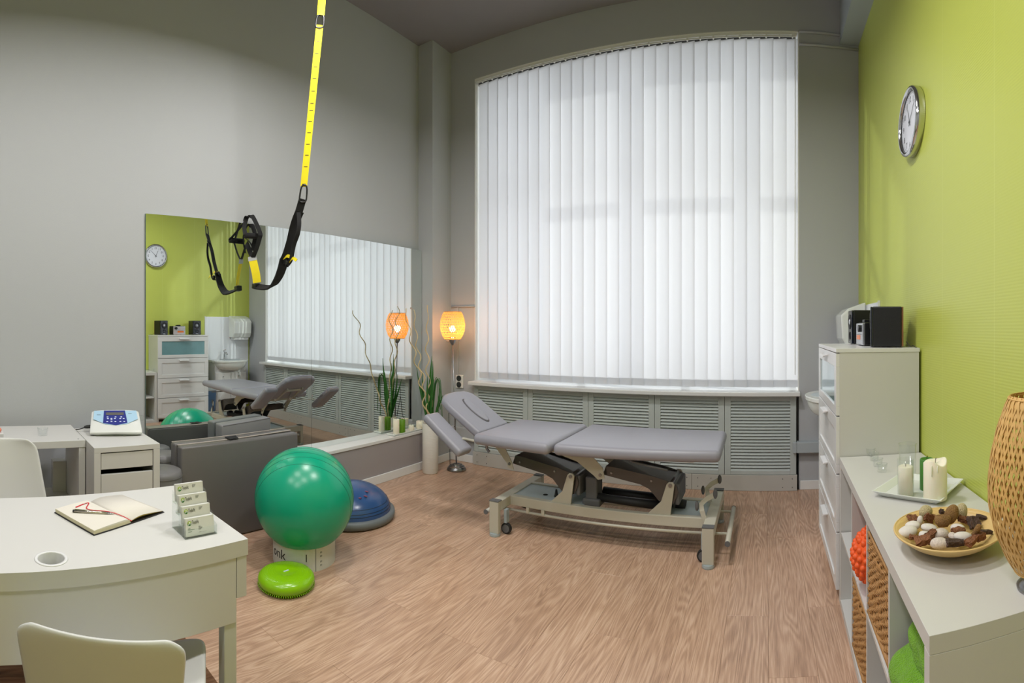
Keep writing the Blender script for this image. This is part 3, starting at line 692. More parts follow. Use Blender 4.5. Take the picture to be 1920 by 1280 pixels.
build('cushion_body', MB().hexa([(-3.155, 1.615, .373), (-3.05, 1.615, .373), (-3.05, 2.02, .373), (-3.155, 2.02, .373)], [(-3.155, 1.615, .672), (-3.05, 1.615, .668), (-3.05, 2.02, .688), (-3.155, 2.02, .690)]), 'mat_vinyl2', m2, smooth=True, bevel=.012, seg=3)
build('seam', MB().tube([(-3.052, 1.625, .664), (-3.052, 2.01, .684)], .003, 6), 'pad_seam', m2)
for (x_, y_, r_, h_, lb) in ((-2.80, 1.068, .130, .50, 'round dark grey vinyl stool between drawer unit and folded mat, nearer one'), (-3.076, 1.20, .11, .52, 'round grey vinyl stool behind the nearer one, against the mirror')):
    pf = thing('vinyl_pouf', lb, 'stool', (x_, y_, 0))
    build('pouf_body', MB().lathe([(0, .002), (r_-.004, .002), (r_, .012), (r_, h_-.03), (r_-.006, h_-.008), (r_-.02, h_-.001), (0, h_)], n=48), 'pouf', pf, smooth=True)
    build('pouf_seam', MB().tube([(r_*math.cos(k_*PI/24), r_*math.sin(k_*PI/24), h_-.035) for k_ in range(49)], .003, 5, caps=False), 'mat_vinyl', pf)

# ================================================================== suspension trainer
ST = Vector((-2.17, 1.88, 4.15))
tr = thing('suspension_trainer', 'yellow and black suspension training straps hanging from the ceiling', 'suspension trainer', (-2.17, 1.88, 2.2), world=True)
c1 = PY(569, 352, 1.88); c2 = PY(600, 40, 1.88)
build('ceiling_anchor', MB().lathe([(0, 0), (.045, 0), (.045, -.012), (.018, -.02), (.018, -.05), (0, -.05)], (-2.195, 1.88, 4.15), 16), 'blk_rubber', tr)
def lerp(a, b, t): return a+(b-a)*t
topp = Vector((-2.195, 1.88, 4.10)); dirn = (c2-c1).normalized()
up1 = PY(601, 29, 1.88)
# straps seen face-on from the camera side: width direction roughly along Y turned towards the camera
Wd = Vector((.62, .78, 0)).normalized()
def carab2(cen, dv, w, h, r=.005):
    W = Wd; q = []
    for i in range(25):
        t = 2*PI*i/24; ct, st = math.cos(t), math.sin(t)
        q.append(cen+dv*(math.copysign(abs(st)**.6, st)*h/2)+W*(math.copysign(abs(ct)**.6, ct)*w/2*(1-.2*st)))
    return MB().tube(q, r, 8, caps=False)
build('anchor_strap', MB().strap([topp, lerp(topp, up1, .5), up1], .042, .003, up=Wd).strap([topp+Vector((.010, 0, 0)), up1+Vector((.006, 0, 0))], .040, .003, up=Wd), 'yellow', tr)
build('carabiner', carab2(PY(600, 40, 1.88), dirn, .045, .075, .006), 'black_plastic', tr, smooth=True)
s0 = PY(599.5, 47, 1.88); s1 = PY(569.5, 350, 1.88)
ys = build('main_strap', MB().strap([s0, lerp(s0, s1, .33), lerp(s0, s1, .66), s1], .042, .003, up=Wd), 'yellow', tr)
nrm = dirn.cross(Wd).normalized()
for py_ in (55, 77, 99, 123, 145, 168, 191, 204, 225, 246, 268, 289, 311, 345):
    t = (py_-47)/303; p = lerp(s0, s1, t)
    mx = Matrix((Wd, nrm, dirn)).transposed()
    build('size_mark', MB().obox(p, (.022, .0045, .004), mx), 'ink', ys)
build('carabiner', carab2(PY(569, 363, 1.88), dirn, .042, .105, .0055), 'black_plastic', tr, smooth=True)
def pathY(px, Y=1.88): return [PY(a_, b_, Y) for a_, b_ in px]
Wn = Vector((.50, .80, .30)).normalized()
build('equalizer_loop', MB().strap(bez(pathY([(567.5, 373), (564, 385), (559.5, 400)]), 4), .048, .008, up=Wd), 'web', tr)
build('black_strap', MB().strap(bez(pathY([(562, 396), (555.5, 412), (550, 430), (545, 452), (537, 478), (531, 490)]), 6), .055, .006, up=Wd), 'web', tr)
build('black_strap', MB().strap(bez(pathY([(560, 398), (561, 420), (558, 440), (551, 460), (545, 488), (537, 500)], 1.87), 6), .026, .004, up=Wn), 'web', tr)
build('lower_strap', MB().strap(bez(pathY([(533, 486), (528, 505), (521, 522), (511, 536), (500, 539), (488, 538), (478, 536)]), 6), [.060]*20+[.052]*17, .010, up=Vector((.45, .75, .5)).normalized()), 'web', tr)
build('adjuster_buckle', MB().obox(PY(532, 489, 1.88), (.045, .02, .035), rotY(.3)).obox(PY(540, 493, 1.87), (.03, .02, .03), rotY(.3)), 'black_plastic', tr, bevel=.004)
build_each('pull_tab', MB().strap(bez(pathY([(531, 485), (538, 480), (544, 481)], 1.875), 4), .022, .004, up=(0, .5, 1)).strap(bez(pathY([(541, 492), (549, 484), (556, 488)], 1.87), 4), .02, .004, up=(0, .5, 1)), 'yellow', tr)
build('end_buckle', MB().obox(PY(480, 536, 1.88), (.05, .045, .04), rotY(.1)), 'black_plastic', tr, bevel=.006)
build('grip_strap', MB().strap(bez(pathY([(482, 530), (480, 514), (477, 500), (474, 487)]), 4), .058, .006, up=Vector((.7, .7, .0)).normalized()), 'yellow', tr)
build('strap_tag', MB().strap(pathY([(474, 489), (473, 481)]), .062, .014, up=Vector((.7, .7, .0)).normalized()), 'tag', tr)
Wh = Vector((.7, .7, 0)).normalized()
build('foot_cradle', MB().strap(bez(pathY([(473, 482), (466, 465), (459, 446), (458, 428), (462, 408), (470, 405)]), 6), .034, .006, up=Wh)
      .strap(bez(pathY([(474, 483), (481, 466), (487, 446), (488, 438), (481, 420), (473, 405), (468, 404)]), 6), .030, .006, up=Wh), 'web', tr)
build_each('cradle_web', MB().strap(bez(pathY([(486, 440), (478, 452), (470, 470), (458, 485)], 1.93), 5), .03, .005, up=Wh).strap(bez(pathY([(466, 470), (462, 440), (470, 420), (478, 440), (474, 470)], 1.90), 6), .03, .005, up=Wh), 'web', tr)
build('foam_grip', MB().tube([PY(459, 441, 1.80), PY(488, 443, 1.92)], .021, 16), 'foam', tr, smooth=True)
build('foam_grip', MB().tube([PY(462, 430, 1.93), PY(480, 433, 2.02)], .018, 16), 'foam', tr, smooth=True)
build_each('web_band', MB().strap(bez([PY(462, 410, 1.88), PY(458, 425, 1.84), PY(460, 440, 1.80)], 4), .03, .006, up=Wh).strap(bez([PY(468, 406, 1.92), PY(472, 425, 1.98), PY(480, 436, 2.0)], 4), .025, .006, up=Wh), 'web', tr)
hk = PY(468, 404, 1.88)
build('hang_loop', MB().tube([(hk.x, 1.88, hk.z), (hk.x-.03, 1.88, hk.z-.006), (XL+.03, 1.88, hk.z)], .006, 8), 'blk_rubber', tr)

# ================================================================== wicker lamps
def weave(prof, n, twist, w, th, steps=44, c=(0, 0, 0)):
    """prof(t)->(r,z) ; two families of helical flat strips passing over and under each other"""
    mb = MB(); c = Vector(c)
    for s_ in (1, -1):
        for k_ in range(n):
            rows = []
            for i in range(steps+1):
                t = i/steps; r, z = prof(t); a_ = 2*PI*(k_+(.25 if s_ > 0 else 0))/n+s_*twist*t
                r += th*.9*math.sin(n*twist*t/PI*1.0+k_*PI+ (0 if s_ > 0 else PI))
                r2, z2 = prof(min(1, t+.02)); r1, z1 = prof(max(0, t-.02))
                dw = w/2/max(r, .02)*1.0
                rows.append([c+Vector((r*math.cos(a_-dw), r*math.sin(a_-dw), z)), c+Vector((r*math.cos(a_+dw), r*math.sin(a_+dw), z))])
            mb.grid(rows)
    return mb
def shade_prof(R, H, rt, rb, tm=.42, e0=.85, e1=.80):
    def f(t):
        z = H*t
        if t < tm: q = t/tm; r = rb+(R-rb)*math.sin(q*PI/2)**e0
        else: q = (t-tm)/(1-tm); r = rt+(R-rt)*math.cos(q*PI/2)**e1
        return r, z
    return f
# big lamp on the shelf, right foreground
bx, by = PZ(1946, 1068, .720).x, PZ(1946, 1068, .720).y
lam = thing('table_lamp', 'unlit woven bamboo table lamp with steel foot on the near end of the shelf', 'table lamp', (.632, 1.045, .712))
pf_ = shade_prof(.122, .420, .068, .058, .46)
sh = build('lamp_shade', weave(pf_, 58, 1.15, .0058, .0014, 40, (0, 0, .045)), 'bamboo', lam, solid=.0009)
sh['kind'] = 'stuff'
for t_ in (0.0, .985):
    r, z = pf_(t_); build('shade_ring', MB().tube([(r*math.cos(k_*PI/20), r*math.sin(k_*PI/20), z+.045) for k_ in range(41)], .0028, 6, caps=False), 'bamboo', lam, smooth=True)
build('lamp_base', MB().lathe([(0, 0), (.052, 0), (.053, .006), (.046, .012), (.03, .02), (.024, .035), (.022, .055), (0, .055)], n=36), 'brushed', lam, smooth=True)
build('bulb', MB().lathe([(0, .15), (.018, .145), (.028, .12), (.026, .10), (.014, .07), (.013, .05), (0, .05)], n=20), 'dev_body', lam, smooth=True)
# lit floor lamp in the corner
fb = Vector((-2.74, 3.87, 0)); ft = PY(848.5, 640, 3.87)
fla = thing('floor_lamp', 'lit floor lamp with glowing woven shade on a thin steel pole in the corner', 'floor lamp', tuple(fb), world=True)
build('lamp_foot', MB().lathe([(0, .0), (.088, .0), (.092, .008), (.086, .022), (.07, .038), (.05, .050), (.03, .058), (.012, .062), (0, .062)], fb, 40), 'brushed', fla, smooth=True)
for r_, z_ in ((.075, .034), (.055, .048), (.036, .056)): build('foot_ripple', MB().tube([(fb.x+r_*math.cos(k_*PI/20), fb.y+r_*math.sin(k_*PI/20), z_) for k_ in range(41)], .0035, 6, caps=False), 'chrome', fla, smooth=True)
build('pole', MB().tube([fb+Vector((0, 0, .05)), lerp(fb, ft, .5), ft], .0065, 10), 'brushed', fla, smooth=True)
build('socket_cup', MB().lathe([(0, -.03), (.012, -.03), (.03, .0), (.034, .02), (.026, .04), (0, .04)], ft, 24), 'brushed', fla, smooth=True)
build('switch_knob', MB().tube([ft+Vector((-.02, -.02, 0)), ft+Vector((-.045, -.04, .004))], .006, 8), 'brushed', fla)
pf2 = shade_prof(.120, .262, .082, .074, .50, .8, .8)
sc_ = ft+Vector((0, 0, .02))
lm = translucent('lit_bamboo', (250, 190, 116), .4)
sh = build('lamp_shade', weave(pf2, 36, .95, .0084, .0014, 30, sc_), lm, fla); sh['kind'] = 'stuff'
for t_ in (0.0, 1.0):
    r, z = pf2(t_); build('shade_ring', MB().tube([sc_+Vector((r*math.cos(k_*PI/20), r*math.sin(k_*PI/20), z)) for k_ in range(41)], .0028, 6, caps=False), 'bamboo', fla, smooth=True)
build('bulb', MB().ball(sc_+Vector((0, 0, .10)), .030, 20, 12), mat('lit_bulb', (255, 226, 170), .5, emit=((255, 214, 140), 40)), fla, smooth=True)
pl_ = bpy.data.lights.new('floor_lamp_bulb', 'POINT'); pl_.energy = 9.5; pl_.color = (1.0, .60, .30); pl_.shadow_soft_size = .035
po = bpy.data.objects.new('floor_lamp_bulb', pl_); COL.objects.link(po); po.location = sc_+Vector((0, 0, .10))
build('cable', MB().tube(bez([fb+Vector((-.06, -.02, .04)), (-2.80, 3.84, .35), (-2.82, 3.86, .55), (-2.80, 3.9, .62)], 6), .003, 6), 'blk_rubber', fla)
build('cable', MB().tube(bez([(-2.84, 3.97, .38), (-2.80, 3.94, .42), (-2.79, 3.92, .60), (-2.80, 3.9, .72)], 6), .003, 6), 'blk_rubber', fla)

# ================================================================== tall vase with leaves and curly branches
vx, vy = -2.885, 3.655
va = thing('floor_vase', 'tall white cylindrical floor vase in the corner by the ledge end', 'vase', (vx, vy, 0))
build('vase_body', MB().lathe([(0, 0), (.068, 0), (.074, .008), (.074, .452), (.070, .460), (.064, .452), (.064, .30), (0, .30)], n=48), 'vase', va, smooth=True)
build('vase_rim', MB().tube([(.0705*math.cos(k_*PI/20), .0705*math.sin(k_*PI/20), .457) for k_ in range(41)], .0032, 8, caps=False), 'vase', va, smooth=True)
ar = thing('dried_arrangement', 'arrangement of green blade leaves and curly pale willow branches in the floor vase', 'plant', (vx, vy, .30))
def blade(b0, b1, w, sag=0.0, tw=0.0):
    b0, b1 = Vector(b0), Vector(b1); rows = []; n = 12; side = (b1-b0).cross(Vector((0, 1, .2))).normalized()
    for i in range(n+1):
        t = i/n; p = b0.lerp(b1, t)+Vector((0, 0, sag*math.sin(t*PI)))+side*.015*math.sin(t*4+tw)
        ww = w*(.55+.6*t if t < .45 else .82*(1-((t-.45)/.55)**2.2)+.02)
        rows.append([p-side*ww/2, p+Vector((0, .004, 0)), p+side*ww/2])
    return MB().grid(rows)
for (dx0, dx1, y1, z1, w, sg) in ((-.02, -.055, -.05, .62, .034, 0), (.0, -.02, .04, .78, .040, 0), (.015, .045, -.04, .74, .036, 0), (-.01, -.13, .02, .55, .028, .0), (.02, .09, .02, .50, .026, 0), (.005, .0, -.06, .60, .036, 0), (-.03, -.09, -.08, .70, .024, 0), (.03, .10, .05, .42, .018, .08), (.02, -.03, .09, .58, .030, 0)):
    build('leaf', blade((dx0, 0, .05), (dx1, y1, z1), w, sg, dx1*20), 'leaf', ar, smooth=True, solid=.0015)
for (ex, ez, w) in ((.13, .30, .010), (.155, .20, .008), (.115, .12, .008), (.14, .36, .009)):
    build('leaf', MB().strap(bez([(.02, 0, .10), (ex*.45, -.01, .50), (ex*.85, -.02, .56), (ex, -.02, ez)], 6), w, .0015, up=(0, 1, .1)), 'leaf', ar)
for j, (px_, py_, yy) in enumerate(((763, 578, 3.23), (777, 580, 3.55), (800, 572, 3.70))):
    tip = PY(px_, py_, yy)-Vector((vx, vy, .30)); pts = []; n = 46
    for i in range(n+1):
        t = i/n; p = Vector((-.02+.02*j, 0, .04)).lerp(tip, t); a_ = t*40+j*2
        amp = .016*min(1, t*4)
        pts.append(p+Vector((amp*math.sin(a_)+.02*math.sin(t*5+j), amp*math.cos(a_*.9), 0)))
    build('branch', MB().tube(pts, [.0075*(1-.5*i/n) for i in range(n+1)], 6), 'branch', ar, smooth=True)

# ================================================================== candles on the ledge
LZ = .372
ty = thing('candle_tray', 'long narrow white tray on the ledge at the mirror corner', 'tray', (-3.065, 3.55, LZ))
build('tray_plate', MB().box(-.048, .048, -.24, .24, .003, .009).box(-.05, -.044, -.24, .24, .009, .016).box(.044, .05, -.24, .24, .009, .016).box(-.05, .05, -.245, -.238, .003, .016).box(-.05, .05, .238, .245, .003, .016), 'ceramic', ty, bevel=.0025)
build('tray_foot', MB().box(-.04, .04, -.22, .22, 0, .0035), 'ceramic', ty)
def candle(name, lb, c, r, h, m, wick=True, melt=0, group=None):
    t = thing(name, lb, 'candle', c, group=group)
    pr = [(0, 0), (r-.001, 0), (r, .002), (r, h-.003), (r-.003, h), (r-.007, h-.001)]
    pr += [(r*.6, h-.004-melt*.3), (0, h-.006-melt*.3)]
    b = MB().lathe(pr, n=36)
    if melt:
        for v in b.bm.verts:
            if v.co.z > h*.86 and math.hypot(v.co.x, v.co.y) > r*.5:
                a_ = math.atan2(v.co.y, v.co.x); v.co.z += melt*(.5*math.sin(2*a_+.6)+.35*math.sin(3*a_+2))
    build('wax_body', b, m, t, smooth=True)
    if wick: build('wick', MB().tube([(0, 0, h-.012-melt*.3), (.001, 0, h+.004), (.004, .001, h+.010)], .0013, 6), 'wick', t)
    return t
candle('pillar_candle', 'white pillar candle with drips at the left end of the ledge tray', (-3.055, 3.372, LZ+.009), .0285, .135, 'wax', melt=.008)
candle('pillar_candle', 'green pillar candle beside the white one on the ledge tray', (-3.056, 3.452, LZ+.009), .030, .120, 'wax_green')
candle('short_candle', 'small white candle in the middle of the ledge tray', (-3.05, 3.575, LZ+.009), .026, .050, 'wax')
candle('short_candle', 'wide short cream candle at the right end of the ledge tray', (-3.045, 3.70, LZ+.009), .038, .072, 'wax')

# ================================================================== near desk with its things
DZ = .740
dk = thing('desk', 'white desk in the left foreground with deep apron and cable hole', 'desk', (-1.5, 0, 0), world=True)
def plate_hole(x0, x1, y0, y1, z0, z1, hx, hy, hr, n=40):
    bm = bmesh.new()
    o = [bm.verts.new(p) for p in ((x0, y0, z1), (x1, y0, z1), (x1, y1, z1), (x0, y1, z1))]
    hc = [bm.verts.new((hx+hr*math.cos(2*PI*k_/n), hy+hr*math.sin(2*PI*k_/n), z1)) for k_ in range(n)]
    ed = [bm.edges.new((o[i], o[(i+1) % 4])) for i in range(4)]+[bm.edges.new((hc[i], hc[(i+1) % n])) for i in range(n)]
    bmesh.ops.triangle_fill(bm, use_beauty=True, use_dissolve=False, edges=ed)
    r = bmesh.ops.extrude_face_region(bm, geom=bm.faces[:])
    bmesh.ops.translate(bm, verts=[g for g in r['geom'] if isinstance(g, bmesh.types.BMVert)], vec=(0, 0, z0-z1))
    m_ = MB(); m_.bm = bm; return m_
top = build('desktop', plate_hole(-1.768, -1.226, -.75, .733, DZ-.045, DZ, -1.291, .190, .036), 'lam', dk)
gr = MB().lathe([(.0350, -.060), (.0350, .0), (.036, .0022), (.043, .0022), (.0445, 0), (.0365, -.001), (.0365, -.060), (.0350, -.060)], (-1.291, .190, DZ), 40)
build('cable_grommet', gr, 'lam2', dk, smooth=True)
build('grommet_shadow_disc', MB().lathe([(0, 0), (.030, 0)], (-1.291, .190, DZ-.058), 24), 'dark', dk)  # near-black disc closing the cable hole; the shade inside is its colour
build('apron_panel', MB().box(-1.245, -1.2285, -.72, .696, .512, DZ-.0455), 'lam', dk, bevel=.001)
build('end_rail', MB().box(-1.75, -1.228, .698, .730, .578, DZ-.0455), 'lam', dk, bevel=.0015)
build('rear_rail', MB().box(-1.765, -1.745, -.72, .696, .64, DZ-.0455), 'lam', dk)
for xx in (-1.250, -1.750):
    for yy in (.680, -.70): build('leg', MB().box(xx-.018, xx+.018, yy-.020, yy+.020, .003, .578), 'steel_white', dk, bevel=.003)
cm = tag(build('chair_mat', MB().box(-2.38, -.75, -1.6, .871, .0002, .0028), thin_glass('smoky_floor_mat', (226, 220, 214), .8), base=(-1.6, 0, 0)), 'thin smoky transparent floor mat under the near desk', 'mat')

# notebook
un = Vector((-.395, .919, 0)); vn_ = Vector((-.941, -.339, 0)); 
un = Vector((-.391, .920, 0)).normalized(); vn_ = Vector((-un.y, un.x, 0))
N0 = Vector((-1.466, .462, DZ))
nbk = thing('notebook', 'open notebook with cream pages and red ribbon lying on the near desk', 'notebook', tuple(N0), math.atan2(un.y, un.x))
# local: x across pages (+ = right page), y along spine away from camera
build('cover', MB().box(-.142, .004, -.002, .216, 0, .003).box(.002, .142, -.002, .216, 0, .003), 'cover', nbk, bevel=.001)
rows = []
for i in range(13):
    t = i/12; x_ = -.139*t; z_ = .0150+.0035*math.sin(min(1, t*5)*PI/2)-.004*(t**3)
    if t < .001: z_ = .006
    rows.append((x_, z_))
lp = MB().prism([(x_, 0, z_) for x_, z_ in rows]+[(-.139, 0, .0035), (0, 0, .0035)], (0, .212, 0))
build('left_pages', lp, 'paper', nbk, bevel=.0005)
build_each('page_edges', MB().box(-.1393, -.004, -.0004, .0, .0038, .0135).box(-.1396, -.1390, 0, .212, .0038, .0142), 'page_edge', nbk)
rp = MB()
top_ = []; 
for i in range(13):
    t = i/12; x_ = .139*t; z_ = .006+.013*math.sin(min(1, t*2.2)*PI/2)*(1-t)**.8+.003*(1-t)
    top_.append((x_, z_))
rp.grid([[(x_, 0, z_) for x_, z_ in top_], [(x_, .212, z_) for x_, z_ in top_]])
build('right_page', rp, 'paper', nbk, smooth=True, solid=.0006)
build('pocket_flap', MB().grid([[(x_, .001, z_*.72+.001) for x_, z_ in top_], [(x_, .20, z_*.72+.001) for x_, z_ in top_]]), 'pocket', nbk, smooth=True, solid=.0005)
build('ribbon', MB().strap(bez([(0, -.004, .010), (-.012, .03, .0195), (-.022, .08, .0200), (-.055, .125, .0195), (-.060, .150, .0195), (-.028, .182, .0200), (-.038, .186, .0202), (-.085, .176, .0195)], 6), .0036, .0008, up=(1, .2, 0)), 'ribbon', nbk)
p0 = Vector((-1.560, .300, DZ+.0215)); p1 = Vector((-1.506, .420, DZ+.0215)); dv = (p1-p0).normalized()
pn = thing('pen', 'silver metal ballpoint pen lying on the open notebook page', 'pen', tuple(p0), world=True)
build('barrel', MB().tube([p0+dv*.004, p0+dv*.06, p0+dv*.11], [.0048, .0048, .0040], 14), 'steel_pen', pn, smooth=True)
build('tip', MB().tube([p0+dv*.11, p0+dv*.130, p0+dv*.133], [.0040, .0014, .0005], 12), 'chrome', pn, smooth=True)
build('push_button', MB().tube([p0-dv*.001, p0+dv*.004], [.0040, .0046], 12), 'ink', pn)
build('clip', MB().tube([p0+dv*.006+Vector((0, 0, .0055)), p0+dv*.045+Vector((0, 0, .0056))], .0010, 6), 'chrome', pn)

# business card holder: four tiers facing +X
ch = thing('card_holder', 'clear acrylic four-tier business card holder at the desk corner', 'card holder', (-1.345, .622, DZ), world=True)
ya, yb = .571, .673
tiers = [(-1.303, 0.0), (-1.327, .026), (-1.351, .052), (-1.375, .078)]
hb = MB()
hb.box(-1.398, -1.300, ya, yb, DZ, DZ+.0025)
for i, (tx, tz) in enumerate(tiers):
    z0 = DZ+tz
    hb.box(tx, tx+.002, ya, yb, z0, z0+.026)
    hb.box(tx-.022, tx, ya, yb, z0, z0+.002)
    hb.prism([(tx-.022, ya, z0), (tx+.002, ya, z0), (tx+.002, ya, z0+.028), (tx-.022, ya, z0+.034)], (0, .002, 0))
    hb.prism([(tx-.022, yb, z0), (tx+.002, yb, z0), (tx+.002, yb, z0+.028), (tx-.022, yb, z0+.034)], (0, -.002, 0))
hb.box(-1.400, -1.398, ya, yb, DZ, DZ+.10)
build_each('acrylic_panel', hb, 'acrylic', ch, bevel=.0005)
names = ['front', 'second', 'third', 'topmost back']
for i, (tx, tz) in enumerate(tiers):
    cxx = tx-.004; z0 = DZ+tz+.0035; lean = math.radians(8)
    st = thing('business_cards', 'stack of white business cards in the %s tier of the acrylic holder' % names[i], 'business cards', (cxx, .622, z0), group='business cards in the acrylic holder')
    mx3 = Matrix.Rotation(-lean, 3, 'Y')
    yl = .0895/2; hh = .050
    f = lambda a_, b_, c_: mx3 @ Vector((a_, b_, c_))
    bcard = MB()
    nck = 12
    for q in range(nck):
        xq = -.0012*q; jit = random.uniform(-.0008, .0008)
        bcard.hexa([f(xq-.0009, -yl+jit, 0), f(xq, -yl+jit, 0), f(xq, yl+jit, 0), f(xq-.0009, yl+jit, 0)], [f(xq-.0009, -yl+jit, hh), f(xq, -yl+jit, hh), f(xq, yl+jit, hh), f(xq-.0009, yl+jit, hh)])
    build('cards', bcard, 'card', st)
    # text plane: x -> +Y, y -> up, normal -> +X
    T = Matrix(((0, 0, 1, 0), (1, 0, 0, 0), (0, 1, 0, 0), (0, 0, 0, 1)))
    TL = mx3.to_4x4() @ Matrix.Translation((.0004, 0, 0)) @ T
    def disc2(cx_, cy_, r0, r1, a0, a1, m_, dz=0.0002):
        n = 20; pts = [(cx_+r1*math.cos(a0+(a1-a0)*k_/n), cy_+r1*math.sin(a0+(a1-a0)*k_/n), 0) for k_ in range(n+1)]
        b_ = MB().prism(pts, (0, 0, dz)); xf(b_, TL); return b_
    lg = build('logo', disc2(-.033, .037, 0, .0062, .15, PI-.15+.3, 'logo_y'), 'logo_y', st)
    build('logo_base', disc2(-.033, .036, 0, .0062, PI+.15, 2*PI-.1, 'logo_g'), 'logo_g', st)
    b_ = MB().tube([(-.0365, .0325, .0004), (-.033, .0375, .0004), (-.0300, .0335, .0004)], .0009, 6).tube([(-.033, .0375, .0004), (-.033, .0405, .0004)], .001, 6).tube([(-.036, .039, .0004), (-.030, .0395, .0004)], .0006, 6); xf(b_, TL); build('logo_figure', b_, 'logo_w', st)
    text_part('lettering', 'ПodoFit', .0140, TL @ Matrix.Translation((-.0255, .0335, 0)), 'ink', st, extrude=.0001, sx=.46)
    text_part('tag_line', '--------------', .003, TL @ Matrix.Translation((-.0255, .0305, 0)), 'print_grey', st, extrude=.0001)
    if i == 0:
        for q, (w_, yy_) in enumerate(((9, .0215), (26, .018), (15, .0125))): text_part('small_print', 'i'*w_, .0036, TL @ Matrix.Translation((-.038, yy_, 0)), 'print_green', st, extrude=.0001)
        for q, (w_, yy_) in enumerate(((10, .0235), (18, .0205), (16, .0180), (12, .0155))): text_part('small_print', 'i'*w_, .003, TL @ Matrix.Translation((-.005, yy_, 0)), 'print_grey', st, extrude=.0001)
        text_part('small_print', 'www-------------------', .003, TL @ Matrix.Translation((-.004, .008, 0)), 'print_grey', st, extrude=.0001)
    else:
        for q, yy_ in enumerate((.043, .040, .037)): text_part('small_print', 'i'*(18-3*q), .003, TL @ Matrix.Translation((.008, yy_, 0)), 'print_grey', st, extrude=.0001)

# ================================================================== table by the left wall, drawer unit, device
tb = thing('side_table', 'white box-legged table against the left wall behind the far chair', 'table', (-2.85, -.1, 0), world=True)
build('table_top', MB().box(-3.065, -2.625, -.95, .573, DZ-.037, DZ), 'lam', tb, bevel=.001)
build('side_panel', MB().box(-3.04, -2.628, .537, .571, 0, DZ-.0375), 'lam', tb, bevel=.001)
build('side_panel', MB().box(-3.04, -2.628, -.95, -.915, 0, DZ-.0375), 'lam', tb, bevel=.001)
build('low_shelf', MB().box(-3.10, -2.78, -.91, .536, .30, .345), 'lam', tb, bevel=.001)
build('stretcher', MB().box(-3.075, -3.045, -.9, .536, .20, .30), 'lam', tb)
build('inner_post', MB().box(-3.08, -3.01, .455, .536, .345, .53), 'lam', tb, bevel=.001)
build('fitting_hole', MB().lathe([(0, .0008), (.005, .0008), (.005, 0), (0, 0)], (-2.66, .54, DZ), 12), 'rubber', tb)
def votive(lb, c, r=.024, h=.032, group=None):
    t = thing('glass_votive', lb, 'candle holder', c, group=group)
    build('glass_cup', MB().lathe([(0, 0), (r*.8, 0), (r*.86, .003), (r, h), (r-.0025, h+.0005), (r*.72, .010), (0, .008)], n=24), 'glass', t, smooth=True)
    build('rim', MB().tube([(r*.97*math.cos(k_*PI/12), r*.97*math.sin(k_*PI/12), h) for k_ in range(25)], .0012, 6, caps=False), 'glass', t, smooth=True)
    return t
cv = PZ(80, 816, DZ)
votive('empty glass votive holder on the table against the left wall', tuple(cv), .030, .042)
cs = PZ(-6, 826, DZ)
sx_ = thing('box_with_shell', 'small white block with a coral pink shell at the left picture edge', 'ornament', (cs.x, cs.y, DZ))
build('block', MB().box(-.035, .035, -.035, .035, 0, .045), 'lam2', sx_, bevel=.003)
build('shell', MB().ball((0, 0, .058), (.024, .026, .016), 16, 8), 'sand', sx_, smooth=True)

du = thing('drawer_unit', 'white three-drawer unit beside the wall table under the blue-panel device', 'drawer unit', (-2.69, .75, 0), world=True)
X0, X1, Y0, Y1 = -2.945, -2.440, .576, .927
build('top_board', MB().box(X0, X1, Y0, Y1, DZ-.026, DZ), 'lam', du, bevel=.001)
build('side_panel', MB().box(X0, X1, Y0, Y0+.035, .03, DZ-.0265), 'lam', du, bevel=.001)
build('side_panel', MB().box(X0, X1, Y1-.035, Y1, .03, DZ-.0265), 'lam', du, bevel=.001)
build('back_panel', MB().box(X0, X0+.01, Y0+.035, Y1-.035, .03, DZ-.027), 'lam', du)
build('bottom_board', MB().box(X0, X1-.02, Y0+.035, Y1-.035, .03, .05), 'lam', du)
for (z0, z1) in ((.628, .708), (.345, .602), (.062, .318)):
    dr = build('drawer', MB().box(X1-.022, X1-.004, Y0+.038, Y1-.038, z0, z1), 'lam', du, bevel=.001)
    build('drawer_box', MB().box(X0+.03, X1-.024, Y0+.05, Y1-.05, z0+.01, z1-.03), 'dark', dr)
for xx in (X0+.05, X1-.05):
    for yy in (Y0+.04, Y1-.04): build('castor', MB().tube([(xx, yy-.012, .016), (xx, yy+.012, .016)], .016, 14), 'rubber', du)
# physiotherapy device: faces +X, slightly turned
dv0 = thing('therapy_device', 'grey and white physiotherapy control unit with navy keypad on the drawer unit', 'medical device', (-2.775, .782, DZ), math.radians(-14))
dv0.scale = (1.04, 1.10, 1.04)
side = [(-.115, .012), (-.10, .105), (-.085, .112), (-.06, .110), (.085, .040), (.105, .030), (.112, .020), (.105, .008), (.06, .004)]
w2 = .125
b = MB(); n = 14; rings = []
for j in range(n+1):
    t = -1+2*j/n; yy = t*w2; sq = 1-.10*abs(t)**4
    rg_ = []
    for (sx2, sz2) in side:
        fx = sx2*(1-.12*abs(t)**3) if sx2 > 0 else sx2*(1-.05*abs(t)**3)
        zz = sz2*sq; 
        if sx2 > .05: zz += .010*(1-t*t)*0+(.006*(1-abs(t)) if sz2 < .03 else 0)
        yw = yy*(1-.16*max(0, -sx2+.02)/.13*0 )
        rg_.append((fx, yw*(1.0+.06*(sx2+.1)/.2), zz))
    rings.append([b.bm.verts.new(p) for p in rg_])
for p_, q_ in zip(rings, rings[1:]):
    m_ = len(side)
    for k_ in range(m_): b.bm.faces.new([p_[k_], p_[(k_+1) % m_], q_[(k_+1) % m_], q_[k_]])
b.bm.faces.new(rings[0]); b.bm.faces.new(list(reversed(rings[-1])))
build('housing', b, 'dev_body', dv0, smooth=True, bevel=.004, seg=3)
